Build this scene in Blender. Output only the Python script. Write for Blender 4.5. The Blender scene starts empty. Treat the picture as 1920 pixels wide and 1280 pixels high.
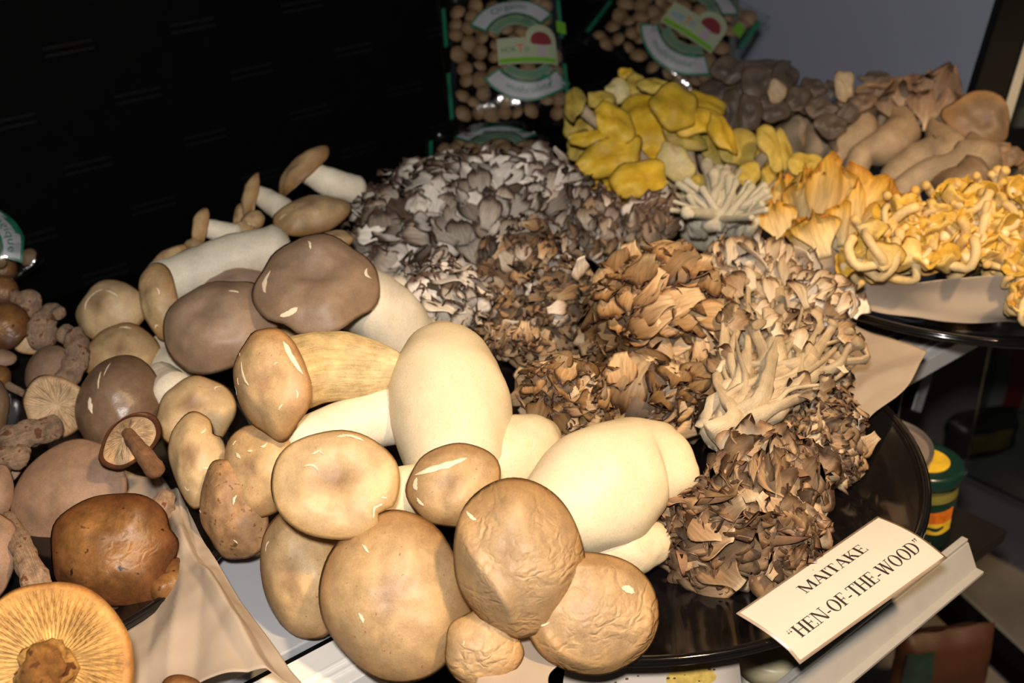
import bpy, math, random
import numpy as np
from mathutils import Vector, Matrix, noise
C = bpy.context.scene
COL = C.collection
PI = math.pi
F = 2400.0; PITCH = math.radians(28.0); CAMZ = 0.5
# ------------------------------------------------------------------ camera, light, exposure
cam_d = bpy.data.cameras.new('camera'); cam = bpy.data.objects.new('camera', cam_d); COL.objects.link(cam)
cam.location = (0, 0, CAMZ); cam.rotation_euler = (PI/2 - PITCH, 0, 0)
cam_d.sensor_width = 36; cam_d.lens = 36*F/1920; cam_d.clip_start = 0.02
cam_d.dof.use_dof = True; cam_d.dof.focus_distance = 0.74; cam_d.dof.aperture_fstop = 9.0
C.camera = cam
C.view_settings.view_transform = 'Standard'; C.view_settings.look = 'None'
C.view_settings.gamma = 1; C.view_settings.use_curve_mapping = False
C.view_settings.exposure = 0.0
w = bpy.data.worlds.new('world'); C.world = w; w.use_nodes = True
w.node_tree.nodes['Background'].inputs[0].default_value = (0.9, 0.85, 0.8, 1)
w.node_tree.nodes['Background'].inputs[1].default_value = 0.035
def lamp(name, kind, loc, energy, col, size, target=None, ang=None):
    d = bpy.data.lights.new(name, kind); d.energy = energy; d.color = col
    if kind == 'SPOT': d.spot_size = math.radians(ang); d.spot_blend = 0.5
    if kind == 'AREA': d.size = size
    else: d.shadow_soft_size = size
    o = bpy.data.objects.new(name, d); COL.objects.link(o); o.location = loc
    if target is not None:
        o.rotation_euler = (Vector(target)-Vector(loc)).to_track_quat('-Z', 'Y').to_euler()
    return o
SD = Vector((math.cos(math.radians(41)), math.sin(math.radians(41)), 0))      # along the shelf
SF = Vector((math.sin(math.radians(41)), -math.cos(math.radians(41)), 0))     # out of the shelf front
lamp('camera_flash', 'SPOT', (-0.02, -0.01, 0.60), 34, (1.0, 0.94, 0.87), 0.025, (0.08, 0.95, 0.02), 95)
lamp('shop_lamp', 'SPOT', (0.62, 0.02, 1.55), 130, (1.0, 0.68, 0.36), 0.07, (0.1, 0.78, 0.0), 60)
# ------------------------------------------------------------------ projection helpers
Rv = Vector((1, 0, 0)); Uv = Vector((0, math.sin(PITCH), math.cos(PITCH))); Tv = Vector((0, -math.cos(PITCH), math.sin(PITCH)))
CAM = Vector((0, 0, CAMZ))
def ray(px, py): return Rv*((px-960)/F) + Uv*((640-py)/F) - Tv
def P(px, py, z):
    r = ray(px, py); return CAM + r*((z-CAMZ)/r.z)
def PD(px, py, d): return CAM+ray(px, py)*d
def depth(p): return -(p-CAM).dot(Tv)
def V(r, u, t): return (Rv*r + Uv*u + Tv*t).normalized()
def nrm(v): return Vector(v).normalized()
# ------------------------------------------------------------------ mesh helpers
def link(name, me, parent=None, loc=None):
    o = bpy.data.objects.new(name, me); COL.objects.link(o)
    if parent is not None: o.parent = parent
    if loc is not None: o.location = loc
    return o
def mesh(name, verts, faces, mats, midx=None, cc=None, uv=None, smooth=True, fixn=False):
    me = bpy.data.meshes.new(name)
    me.from_pydata([tuple(v) for v in verts], [], faces)
    for m in (mats if isinstance(mats, (list, tuple)) else [mats]): me.materials.append(m)
    if midx is not None: me.polygons.foreach_set('material_index', midx)
    if smooth: me.polygons.foreach_set('use_smooth', [True]*len(me.polygons))
    if cc is not None:
        a = me.color_attributes.new('cc', 'FLOAT_COLOR', 'POINT')
        a.data.foreach_set('color', np.array([(c[0], c[1], c[2], 1) for c in cc], dtype=np.float32).ravel())
    if uv is not None:
        l = me.uv_layers.new(name='UVMap')
        li = np.empty(len(me.loops), dtype=np.int32); me.loops.foreach_get('vertex_index', li)
        l.data.foreach_set('uv', np.array(uv, dtype=np.float32)[li].ravel())
    if fixn:
        import bmesh
        b = bmesh.new(); b.from_mesh(me); bmesh.ops.recalc_face_normals(b, faces=b.faces); b.to_mesh(me); b.free()
    me.update(); return me
def grid_faces(nu, nv, wrap=False, off=0, flip=False):
    f = []
    for j in range(nv-1):
        for i in range(nu if wrap else nu-1):
            a = off+j*nu+i; b = off+j*nu+(i+1) % nu; c = b+nu; d = a+nu
            f.append((d, c, b, a) if flip else (a, b, c, d))
    return f
class MB:
    def __init__(s): s.v = []; s.f = []; s.m = []
    def quad_box(s, c, ax, ay, az, m=0):
        c, ax, ay, az = Vector(c), Vector(ax), Vector(ay), Vector(az); o = len(s.v)
        for i in (-1, 1):
            for j in (-1, 1):
                for k in (-1, 1): s.v.append(c+ax*i+ay*j+az*k)
        for q in ((0, 1, 3, 2), (4, 6, 7, 5), (0, 4, 5, 1), (2, 3, 7, 6), (0, 2, 6, 4), (1, 5, 7, 3)):
            s.f.append(tuple(o+t for t in q)); s.m.append(m)
    def lathe(s, c, prof, n=48, axis=Vector((0, 0, 1)), m=0, mfun=None):
        axis = Vector(axis).normalized(); e1 = axis.orthogonal().normalized(); e2 = axis.cross(e1); o = len(s.v)
        for r, z in prof:
            for i in range(n):
                t = 2*PI*i/n; s.v.append(Vector(c)+axis*z+(e1*math.cos(t)+e2*math.sin(t))*r)
        ff = grid_faces(n, len(prof), True, o); s.f += ff
        s.m += [mfun((k//n)) if mfun else m for k in range(len(ff))]
    def build(s, name, mats, parent=None, smooth=False, bevel=None):
        L = parent.location if parent is not None else Vector((0, 0, 0))
        me = mesh(name, [v-L for v in s.v], s.f, mats, s.m, smooth=smooth, fixn=True)
        o = link(name, me, parent)
        if bevel:
            b = o.modifiers.new('bevel', 'BEVEL'); b.width = bevel; b.segments = 2; b.limit_method = 'ANGLE'
        return o
def tag(o, label=None, cat=None, group=None, kind=None):
    if label: o['label'] = label
    if cat: o['category'] = cat
    if group: o['group'] = group
    if kind: o['kind'] = kind
    return o
def thing(name, label, cat, loc, group=None):
    o = bpy.data.objects.new(name, None); COL.objects.link(o); o.location = loc; o.empty_display_size = 0.02
    return tag(o, label, cat, group)
# ------------------------------------------------------------------ materials
def new_mat(name):
    m = bpy.data.materials.new(name); m.use_nodes = True; nt = m.node_tree
    return m, nt, nt.nodes['Principled BSDF']
def N(nt, t, **kw):
    n = nt.nodes.new(t)
    for k, v in kw.items():
        if k.startswith('i_'):
            n.inputs[k[2:].replace('_', ' ')].default_value = v
        else: setattr(n, k, v)
    return n
def mixc(nt, bt, fac, a, b):
    n = nt.nodes.new('ShaderNodeMix'); n.data_type = 'RGBA'; n.blend_type = bt
    for s, v in ((0, fac), (6, a), (7, b)):
        if hasattr(v, 'links') or hasattr(v, 'is_linked'): nt.links.new(v, n.inputs[s])
        else: n.inputs[s].default_value = v
    return n.outputs[2]
def c4(c): return (c[0], c[1], c[2], 1)
def ramp(nt, src, stops, interp='LINEAR'):
    r = nt.nodes.new('ShaderNodeValToRGB'); cr = r.color_ramp; cr.interpolation = interp
    while len(cr.elements) < len(stops): cr.elements.new(0.5)
    for e, (p, c) in zip(cr.elements, stops): e.position = p; e.color = c4(c)
    nt.links.new(src, r.inputs[0]); return r.outputs[0]
def noise_n(nt, scale, detail=4, rough=0.55, vec=None):
    if vec is None:
        tc = nt.nodes.new('ShaderNodeTexCoord'); vec = tc.outputs['Object']
    n = N(nt, 'ShaderNodeTexNoise'); n.inputs['Scale'].default_value = scale; n.inputs['Detail'].default_value = detail; n.inputs['Roughness'].default_value = rough
    nt.links.new(vec, n.inputs['Vector']); return n.outputs['Fac']
def bump(nt, bs, h, strength, dist=0.001):
    b = nt.nodes.new('ShaderNodeBump'); b.inputs['Strength'].default_value = strength; b.inputs['Distance'].default_value = dist
    nt.links.new(h, b.inputs['Height'])
    prev = bs.inputs['Normal'].links[0].from_socket if bs.inputs['Normal'].links else None
    if prev: nt.links.new(prev, b.inputs['Normal'])
    nt.links.new(b.outputs[0], bs.inputs['Normal'])
def plain(name, col, rough=0.5, metal=0, coat=0, vary=0, vscale=40, bs_=0, **kw):
    m, nt, b = new_mat(name); b.inputs['Roughness'].default_value = rough; b.inputs['Metallic'].default_value = metal
    b.inputs['Coat Weight'].default_value = coat
    if 'spec' in kw: b.inputs['Specular IOR Level'].default_value = kw['spec']
    f = noise_n(nt, vscale)
    d = tuple(max(0, x*(1-vary)) for x in col); l = tuple(min(1, x*(1+vary)) for x in col)
    nt.links.new(ramp(nt, f, [(0.3, d), (0.7, l)]), b.inputs['Base Color'])
    if bs_: bump(nt, b, noise_n(nt, vscale*3), bs_)
    return m
def cap_mat(name, stops, mott=0.25, mscale=60, rough=0.5, speck=None, wrinkle=0, fib=0, sss=0, spec=0.35, big=0.0):
    """skin colour by distance from the middle of the cap, mottled"""
    m, nt, b = new_mat(name); b.inputs['Roughness'].default_value = rough
    b.inputs['Specular IOR Level'].default_value = spec
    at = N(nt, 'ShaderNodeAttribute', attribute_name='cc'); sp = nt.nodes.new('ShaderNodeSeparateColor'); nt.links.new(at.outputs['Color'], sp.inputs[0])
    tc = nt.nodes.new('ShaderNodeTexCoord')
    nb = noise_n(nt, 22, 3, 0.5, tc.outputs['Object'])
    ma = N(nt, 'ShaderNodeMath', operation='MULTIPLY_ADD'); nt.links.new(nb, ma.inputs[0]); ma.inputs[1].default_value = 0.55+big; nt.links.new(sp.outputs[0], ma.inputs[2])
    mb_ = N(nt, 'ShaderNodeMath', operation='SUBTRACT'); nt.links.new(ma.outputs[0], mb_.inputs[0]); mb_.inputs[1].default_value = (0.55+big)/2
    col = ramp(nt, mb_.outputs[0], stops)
    nm = noise_n(nt, mscale, 5, 0.65, tc.outputs['Object'])
    g = ramp(nt, nm, [(0.32, (1-mott,)*3), (0.68, (1+mott*0.5,)*3)])
    col = mixc(nt, 'MULTIPLY', 1.0, col, g)
    fine = noise_n(nt, 900, 2, 0.6, tc.outputs['Object'])
    col = mixc(nt, 'MULTIPLY', 1.0, col, ramp(nt, fine, [(0.3, (0.88,)*3), (0.7, (1.06,)*3)]))
    if speck:
        vs = noise_n(nt, speck[1], 2, 0.5, tc.outputs['Object'])
        col = mixc(nt, 'MIX', ramp(nt, vs, [(speck[2], (0, 0, 0)), (speck[2]+0.05, (1, 1, 1))]), col, c4(speck[0]))
    oi = nt.nodes.new('ShaderNodeObjectInfo')
    col = mixc(nt, 'MULTIPLY', 1.0, col, ramp(nt, oi.outputs['Random'], [(0, (0.88,)*3), (1, (1.08, 1.07, 1.05))]))
    nt.links.new(col, b.inputs['Base Color'])
    bump(nt, b, fine, 0.12, 0.0006); bump(nt, b, nm, 0.25, 0.0012)
    if wrinkle:
        mp = N(nt, 'ShaderNodeMapping'); mp.inputs['Scale'].default_value = (1, 0.7, 1.4); nt.links.new(tc.outputs['Object'], mp.inputs[0])
        dn = N(nt, 'ShaderNodeTexNoise'); dn.inputs['Scale'].default_value = 60; nt.links.new(mp.outputs[0], dn.inputs['Vector'])
        mv = mixc(nt, 'MIX', 0.04, mp.outputs[0], dn.outputs['Color'])
        vo = N(nt, 'ShaderNodeTexVoronoi', feature='DISTANCE_TO_EDGE'); vo.inputs['Scale'].default_value = 75; nt.links.new(mv, vo.inputs['Vector'])
        rr = ramp(nt, vo.outputs['Distance'], [(0, (0,)*3), (0.25, (1,)*3)])
        wn = noise_n(nt, 45, 3, 0.5, tc.outputs['Object'])
        hh = mixc(nt, 'MIX', ramp(nt, wn, [(0.4, (0,)*3), (0.62, (1,)*3)]), (1, 1, 1, 1), rr)
        bump(nt, b, hh, wrinkle, 0.0016)
    if fib:
        mp = N(nt, 'ShaderNodeMapping'); mp.inputs['Scale'].default_value = (300, 12, 1)
        nt.links.new(tc.outputs['UV'], mp.inputs[0]); fn = noise_n(nt, 1, 4, 0.6, mp.outputs[0]); bump(nt, b, fn, fib, 0.002)
        mp2 = N(nt, 'ShaderNodeMapping'); mp2.inputs['Scale'].default_value = (70, 4, 1); nt.links.new(tc.outputs['UV'], mp2.inputs[0])
        nt.links.new(mixc(nt, 'MULTIPLY', min(1, fib*1.3), col, ramp(nt, noise_n(nt, 1, 5, 0.65, mp2.outputs[0]), [(0.34, (0.72, 0.60, 0.42)), (0.56, (1.04,)*3)])), b.inputs['Base Color'])
    if sss:
        b.inputs['Subsurface Weight'].default_value = sss; b.inputs['Subsurface Radius'].default_value = (0.006, 0.003, 0.0015); b.inputs['Subsurface Scale'].default_value = 1
    return m
def frond_mat(name, stops, streak=0.25, rough=0.6, rand=(0.75, 1.15), sat=None):
    m, nt, b = new_mat(name); b.inputs['Roughness'].default_value = rough; b.inputs['Specular IOR Level'].default_value = 0.25
    tc = nt.nodes.new('ShaderNodeTexCoord'); sx = nt.nodes.new('ShaderNodeSeparateXYZ'); nt.links.new(tc.outputs['UV'], sx.inputs[0])
    oi = nt.nodes.new('ShaderNodeObjectInfo')
    nb = noise_n(nt, 160, 3, 0.6, tc.outputs['Object'])
    ma = N(nt, 'ShaderNodeMath', operation='MULTIPLY_ADD'); nt.links.new(nb, ma.inputs[0]); ma.inputs[1].default_value = 0.18; nt.links.new(sx.outputs[1], ma.inputs[2])
    mb_ = N(nt, 'ShaderNodeMath', operation='SUBTRACT'); nt.links.new(ma.outputs[0], mb_.inputs[0]); mb_.inputs[1].default_value = 0.09
    col = ramp(nt, mb_.outputs[0], stops)
    mp = N(nt, 'ShaderNodeMapping'); mp.inputs['Scale'].default_value = (9, 1.4, 1); nt.links.new(tc.outputs['UV'], mp.inputs[0])
    wv = nt.nodes.new('ShaderNodeCombineXYZ'); nt.links.new(oi.outputs['Random'], wv.inputs[2])
    va = N(nt, 'ShaderNodeVectorMath', operation='MULTIPLY_ADD'); nt.links.new(wv.outputs[0], va.inputs[0]); va.inputs[1].default_value = (50, 50, 50); nt.links.new(mp.outputs[0], va.inputs[2])
    st = noise_n(nt, 1.6, 4, 0.65, va.outputs[0])
    col = mixc(nt, 'MULTIPLY', 1.0, col, ramp(nt, st, [(0.3, (1-streak,)*3), (0.7, (1+streak*0.4,)*3)]))
    col = mixc(nt, 'MULTIPLY', 1.0, col, ramp(nt, oi.outputs['Random'], [(0, (rand[0],)*3), (1, (rand[1],)*3)]))
    nt.links.new(col, b.inputs['Base Color']); bump(nt, b, st, 0.5, 0.0008)
    return m
# ------------------------------------------------------------------ mushroom geometry
def cap_shape(h=0.4, p=2.4, dep=0.0, t0=0.22, wav=0.05, out=0.06, lump=0.03, seed=0, lobe=None, curl=0.0, fold=(), rimr=0.0):
    rnd = random.Random(seed)
    ok = [(k, out*rnd.uniform(0.4, 1)/k**0.8, rnd.uniform(0, 2*PI)) for k in (1, 2, 3, 4, 5, 7)]
    wk = [(k, wav*rnd.uniform(0.4, 1)/k**0.5, rnd.uniform(0, 2*PI)) for k in (2, 3, 5)]
    sv = Vector((seed*3.17, seed*1.3, 0))
    def S(th, s, side):
        o = 1+sum(a*math.cos(k*th+f) for k, a, f in ok)*s
        if lobe:
            for (lt, lw, la) in lobe:
                d = (th-lt+PI) % (2*PI)-PI; o += la*math.exp(-(d/lw)**2)*s**2
        rr = s*(1-0.5*max(0, s-0.9)*curl)
        z = h*(1-s**p)-dep*math.exp(-(s/0.38)**2)+sum(a*math.cos(k*th+f) for k, a, f in wk)*s**2.5
        x, y = rr*o*math.cos(th), rr*o*math.sin(th)
        if lump:
            q = Vector((x*1.6, y*1.6, side*0.7))+sv
            z += lump*noise.noise(q)*2+lump*0.35*noise.noise(q*3.1)
        for fa_, fd_, fw_, fh_ in fold:
            z += fh_*math.exp(-((x*math.cos(fa_)+y*math.sin(fa_)-fd_+0.12*math.sin(2.5*(y*math.cos(fa_)-x*math.sin(fa_))))/fw_)**2)
        if rimr: z += rimr*math.exp(-((s-0.80)/0.07)**2)*(0.6+0.4*math.sin(3*th+seed))
        if side: z -= t0*math.sqrt(max(0, 1-s**5))
        return x, y, z
    return S
def frame(a, rot):
    a = a.normalized(); d = Rv*math.cos(math.radians(rot))+Uv*math.sin(math.radians(rot))
    e1 = d-a*d.dot(a)
    if e1.length < 1e-3: e1 = a.orthogonal()
    e1.normalize(); return e1, a.cross(e1), a
def build_cap(root, S, ctr, fr, R1, R2, R, mats, nth=48, ns=14, name='cap', band=None):
    e1, e2, a = fr; L = root.location
    ring = [(i/ns)**0.8 for i in range(ns+1)]; ring = [max(0.002, min(1, x)) for x in ring]
    prof = [(s, 0) for s in ring]+[(s, 1) for s in reversed(ring[ :-1][::2 if ns > 10 else 1])]
    v, cc = [], []
    for s, sd in prof:
        for i in range(nth):
            x, y, z = S(2*PI*i/nth, s, sd); v.append(ctr+e1*x*R1+e2*y*R2+a*z*R-L); cc.append((s, sd, 0))
    f = grid_faces(nth, len(prof), True); nt_ = len(ring)-1
    mi = [0 if (k//nth) < nt_ else 1 for k in range(len(f))]
    if band: mi = [0 if (m_ == 1 and prof[k//nth+1][0] >= band) else m_ for k, m_ in enumerate(mi)]
    if len(mats) == 1: mi = [0]*len(f)
    f.append(tuple(range(nth))[::-1]); mi.append(0); f.append(tuple(range((len(prof)-1)*nth, len(prof)*nth))); mi.append(mi[-2])
    return link(name, mesh(name, v, f, mats, mi, cc), root)
def crack_part(root, S, ctr, fr, R1, R2, R, n, seed, m, specs=None, w=1.0):
    rnd = random.Random(seed+77); v, f = [], []; L = root.location; e1, e2, a = fr
    specs = list(specs or [])
    if True:
        for _ in range(n):
            th = rnd.uniform(0, 2*PI); s = rnd.uniform(0.35, 0.92); specs.append((th, s, rnd.uniform(0.10, 0.24), rnd.choice((0, 0.2, PI/2, PI/2+0.3, rnd.uniform(0, PI))), rnd.uniform(0.012, 0.024), rnd.uniform(-1.2, 1.2)))
    for th, s, ln, dr, wd, bend in specs:
        x0, y0 = s*math.cos(th), s*math.sin(th); K = 9; o = len(v)
        tx, ty = math.cos(th+PI/2+dr), math.sin(th+PI/2+dr)
        for k in range(K):
            q = k/(K-1)-0.5
            cx = x0+tx*q*ln-ty*bend*q*q*ln+rnd.uniform(-1, 1)*0.005; cy = y0+ty*q*ln+tx*bend*q*q*ln+rnd.uniform(-1, 1)*0.005
            ww = wd*w*(1-(2*q)**2)**0.7*rnd.uniform(0.7, 1.2)+0.0015
            for sg, up in ((-1, 0.0), (0, 0.35), (1, 0.0)):
                xx, yy = cx-ty*ww*sg, cy+tx*ww*sg
                ss = min(0.995, math.hypot(xx, yy)); t2 = math.atan2(yy, xx)
                X, Y, Z = S(t2, ss, 0); v.append(ctr+e1*X*R1+e2*Y*R2+a*(Z*R+0.0005+up*0.0008)-L)
        for k in range(K-1):
            for j in range(2):
                b = o+k*3+j; f.append((b, b+1, b+4, b+3))
    o = link('crack', mesh('crack', v, f, m), root); o['kind'] = 'stuff'; return o
def gill_part(root, S, ctr, fr, R1, R2, R, n, m, gd=0.10, s0=0.14, s1=0.97, name='gills', seed=1):
    e1, e2, a = fr; L = root.location; v, f, cc = [], [], []; rnd = random.Random(seed)
    for k in range(n):
        th = 2*PI*k/n+rnd.uniform(-1, 1)*0.4/n; st = s0 if k % 2 == 0 else rnd.uniform(0.3, 0.6); K = 6; o = len(v)
        for i in range(K):
            s = st+(s1-st)*i/(K-1); t2 = th+0.05*math.sin(s*6+k)
            d = gd*math.sin(min(1, (i+0.3)/(K-0.4))*PI)**0.6*(1-0.35*s)
            x, y, z = S(t2, s, 1)
            for q, zz in ((0, 0.01), (1, -d)):
                v.append(ctr+e1*x*R1+e2*y*R2+a*(z+zz)*R-L); cc.append((s, q, 0))
        for i in range(K-1):
            b = o+i*2; f.append((b, b+2, b+3, b+1))
    o = link(name, mesh(name, v, f, m, cc=cc, smooth=False), root); o['kind'] = 'stuff'; return o
def spline(pts, n):
    pts = [Vector(p) for p in pts]; q = [pts[0]*2-pts[1]]+pts+[pts[-1]*2-pts[-2]]; out = []
    for i in range(n):
        t = i/(n-1)*(len(pts)-1); k = min(int(t), len(pts)-2); u = t-k; a, b, c, d = q[k:k+4]
        out.append(0.5*((2*b)+(c-a)*u+(2*a-5*b+4*c-d)*u*u+(3*b-a-3*c+d)*u**3))
    return out
def tube_geo(pts, rad, nseg=20, nl=22, lump=0.06, seed=0, flat=1.0, fa=None, round0=True, round1=True, lsc=1.0, pinch=0):
    """a lumpy tapering tube along a curve, with rounded ends; returns verts, faces, cc, uv"""
    c = spline(pts, nl); rr = [max(1e-4, x[0]) for x in spline([(r, 0, 0) for r in rad], nl)]
    v, cc, uv = [], [], []; mr = max(rr); sv = Vector((seed*7.7, seed*2.3, seed))
    up = (Vector(fa) if fa is not None else (c[-1]-c[0]).orthogonal()).normalized()
    ext = []
    if round0: ext += [(0, -k, r) for k, r in ((0.42, 0.12), (0.36, 0.5), (0.2, 0.82))]
    ext += [(i, 0, 1) for i in range(nl)]
    if round1: ext += [(nl-1, k, r) for k, r in ((0.2, 0.82), (0.36, 0.5), (0.42, 0.12))]
    for j, (i, ex, rs) in enumerate(ext):
        t = (c[min(i+1, nl-1)]-c[max(i-1, 0)]).normalized(); e1 = (up-t*up.dot(t)).normalized(); e2 = t.cross(e1)
        ctr = c[i]+t*rr[i]*ex*1.4
        for k in range(nseg):
            a = 2*PI*k/nseg; d = e1*math.cos(a)*flat+e2*math.sin(a); r = rr[i]*rs
            nz = noise.noise((ctr+d*r)*(0.9/mr)*lsc+sv)*lump*2+noise.noise((ctr+d*r)*(2.6/mr)*lsc+sv)*lump*0.6
            if pinch: nz += pinch*max(0, math.cos(a*3+seed))*(max(0, j/len(ext)-0.72)*3)
            v.append(ctr+d*r*(1+nz)); cc.append((j/(len(ext)-1), 0, 0)); uv.append((k/nseg if k <= nseg/2 else 1-k/nseg, j/(len(ext)-1)))
    f = grid_faces(nseg, len(ext), True); f.append(tuple(range(nseg))[::-1]); f.append(tuple(range((len(ext)-1)*nseg, len(ext)*nseg)))
    return v, f, cc, uv
def tube(root, name, pts, rad, m, **kw):
    v, f, cc, uv = tube_geo(pts, rad, **kw); L = root.location if root is not None else Vector((0, 0, 0))
    return link(name, mesh(name, [p-L for p in v], f, m, cc=cc, uv=uv), root)
def pxtube(root, name, pts, m, **kw):
    """pts = (px, py, z, r_px)"""
    w = [P(*p[:3]) for p in pts]; rad = [p[3]*depth(q)/F for p, q in zip(pts, w)]
    return tube(root, name, w, rad, m, **kw)
def mushroom(name, label, cat, cap, r, rot, n, mats, h=0.4, stem=None, stem_m=None, seed=0, cracks=0, crack_m=None, gills=0, gill_m=None, group=None, specs=None, nth=48, ns=14, stem_kw={}, cw=1.0, gd=0.1, band=None, **sk):
    ctr = P(*cap); d = depth(ctr); R1, R2 = r[0]*d/F, r[1]*d/F; R = (R1+R2)/2
    a = V(*n); fr = frame(a, rot); ctr = ctr-a*h*R*0.4
    root = thing(name, label, cat, ctr.copy(), group)
    S = cap_shape(h=h, seed=seed, **sk)
    build_cap(root, S, ctr, fr, R1, R2, R, mats, nth, ns, band=band)
    if cracks or specs: crack_part(root, S, ctr, fr, R1, R2, R, cracks, seed, crack_m or M['torn'], specs, cw)
    if gills: gill_part(root, S, ctr, fr, R1, R2, R, gills, gill_m, gd, s1=(band or 1.0)*.97, seed=seed)
    if stem: pxtube(root, 'stem', stem, stem_m, seed=seed, **stem_kw)
    return root
# ------------------------------------------------------------------ material library
M = {}
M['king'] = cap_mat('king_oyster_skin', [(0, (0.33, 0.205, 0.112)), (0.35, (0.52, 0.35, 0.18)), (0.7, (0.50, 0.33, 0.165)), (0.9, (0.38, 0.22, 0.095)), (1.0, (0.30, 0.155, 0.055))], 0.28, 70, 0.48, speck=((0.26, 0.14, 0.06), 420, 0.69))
M['king_pale'] = cap_mat('king_oyster_pale_skin', [(0, (0.25, 0.155, 0.08)), (0.18, (0.34, 0.22, 0.115)), (0.42, (0.54, 0.38, 0.205)), (0.8, (0.58, 0.41, 0.225)), (1.0, (0.44, 0.27, 0.11))], 0.24, 60, 0.5, speck=((0.35, 0.2, 0.09), 380, 0.72))
M['king_grey'] = cap_mat('king_oyster_grey_skin', [(0, (0.25, 0.17, 0.115)), (0.45, (0.33, 0.225, 0.15)), (1.0, (0.28, 0.18, 0.11))], 0.22, 65, 0.46, spec=0.35)
M['king_wrinkle'] = cap_mat('king_oyster_wrinkled_skin', [(0, (0.42, 0.275, 0.15)), (0.6, (0.48, 0.32, 0.17)), (0.88, (0.41, 0.245, 0.105)), (1.0, (0.30, 0.16, 0.06))], 0.25, 55, 0.5, wrinkle=0.55)
M['king_rough'] = cap_mat('king_oyster_brown_skin', [(0, (0.35, 0.21, 0.11)), (1.0, (0.36, 0.2, 0.09))], 0.4, 120, 0.6, speck=((0.16, 0.08, 0.03), 260, 0.62))
M['gill_pale'] = cap_mat('pale_underside', [(0, (0.70, 0.56, 0.38)), (1, (0.62, 0.46, 0.28))], 0.2, 200, 0.7)
M['torn'] = plain('torn_white_flesh', (0.80, 0.66, 0.46), 0.7, vary=0.1)
M['cream'] = cap_mat('cream_stem_flesh', [(0, (0.74, 0.63, 0.44)), (1, (0.72, 0.59, 0.38))], 0.12, 30, 0.5, sss=0.0, spec=0.3, speck=((0.66, 0.52, 0.29), 330, 0.66))
M['white'] = cap_mat('white_stem_flesh', [(0, (0.76, 0.68, 0.54)), (1, (0.74, 0.65, 0.50))], 0.12, 60, 0.5, spec=0.3)
M['stem_streak'] = cap_mat('streaked_stem', [(0, (0.55, 0.36, 0.15)), (0.5, (0.74, 0.56, 0.28)), (1, (0.78, 0.64, 0.40))], 0.35, 90, 0.5, fib=0.5)
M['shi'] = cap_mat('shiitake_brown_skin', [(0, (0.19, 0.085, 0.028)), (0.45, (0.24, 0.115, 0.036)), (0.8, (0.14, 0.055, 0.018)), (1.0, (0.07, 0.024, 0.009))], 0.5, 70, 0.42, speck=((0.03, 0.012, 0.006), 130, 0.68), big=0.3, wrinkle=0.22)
M['shi_grey'] = cap_mat('shiitake_grey_brown_skin', [(0, (0.23, 0.15, 0.095)), (0.6, (0.21, 0.13, 0.08)), (1.0, (0.15, 0.085, 0.045))], 0.2, 150, 0.33, spec=0.5)
M['shi_tan'] = cap_mat('shiitake_tan_skin', [(0, (0.28, 0.175, 0.115)), (1.0, (0.27, 0.16, 0.10))], 0.25, 90, 0.6, speck=((0.1, 0.04, 0.02), 320, 0.73))
M['shi_dark'] = cap_mat('shiitake_dark_rim', [(0, (0.10, 0.04, 0.02)), (1.0, (0.09, 0.034, 0.016))], 0.3, 90, 0.4)
M['shi_gill'] = cap_mat('shiitake_gills', [(0, (0.62, 0.45, 0.27)), (0.8, (0.58, 0.40, 0.23)), (1.0, (0.40, 0.22, 0.10))], 0.3, 150, 0.7)
M['shi_stump'] = cap_mat('shiitake_cut_stump', [(0, (0.62, 0.36, 0.11)), (0.7, (0.50, 0.26, 0.07)), (1.0, (0.30, 0.13, 0.03))], 0.5, 120, 0.7, fib=0.6, speck=((0.14, 0.05, 0.015), 110, 0.62))
M['shi_gill_o'] = cap_mat('shiitake_orange_gills', [(0, (0.44, 0.23, 0.06)), (0.3, (0.68, 0.42, 0.14)), (0.8, (0.64, 0.36, 0.11)), (1.0, (0.42, 0.19, 0.05))], 0.35, 120, 0.7)
M['shi_stem'] = cap_mat('shiitake_fibrous_stem', [(0, (0.46, 0.31, 0.21)), (1, (0.50, 0.34, 0.23))], 0.5, 150, 0.75, fib=0.8, speck=((0.22, 0.09, 0.05), 150, 0.60))
M['shi_stem_b'] = cap_mat('shiitake_brown_stem', [(0, (0.34, 0.19, 0.10)), (1, (0.16, 0.07, 0.03))], 0.4, 150, 0.7, fib=0.6)
M['gold'] = cap_mat('golden_oyster_skin', [(0, (0.56, 0.32, 0.018)), (0.5, (0.74, 0.47, 0.03)), (0.85, (0.70, 0.46, 0.05)), (1.0, (0.42, 0.24, 0.015))], 0.3, 70, 0.5, spec=0.3)  # ochre rims of both golden ramps stand in for shaded gaps between caps
M['gold_o'] = cap_mat('golden_oyster_olive_skin', [(0, (0.40, 0.28, 0.04)), (0.5, (0.54, 0.39, 0.07)), (0.85, (0.50, 0.38, 0.09)), (1.0, (0.34, 0.23, 0.03))], 0.3, 70, 0.55, spec=0.3)
M['gold_u'] = cap_mat('golden_oyster_underside', [(0, (0.68, 0.60, 0.36)), (1.0, (0.62, 0.50, 0.18))], 0.2, 150, 0.7)
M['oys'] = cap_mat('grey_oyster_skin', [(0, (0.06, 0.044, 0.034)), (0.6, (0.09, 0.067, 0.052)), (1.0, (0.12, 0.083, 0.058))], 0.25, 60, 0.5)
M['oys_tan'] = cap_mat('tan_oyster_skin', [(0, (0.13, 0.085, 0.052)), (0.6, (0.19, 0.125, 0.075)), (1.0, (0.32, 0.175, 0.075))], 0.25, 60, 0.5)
M['oys_u'] = cap_mat('oyster_underside', [(0, (0.48, 0.38, 0.26)), (1.0, (0.38, 0.27, 0.16))], 0.25, 150, 0.7)
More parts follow.
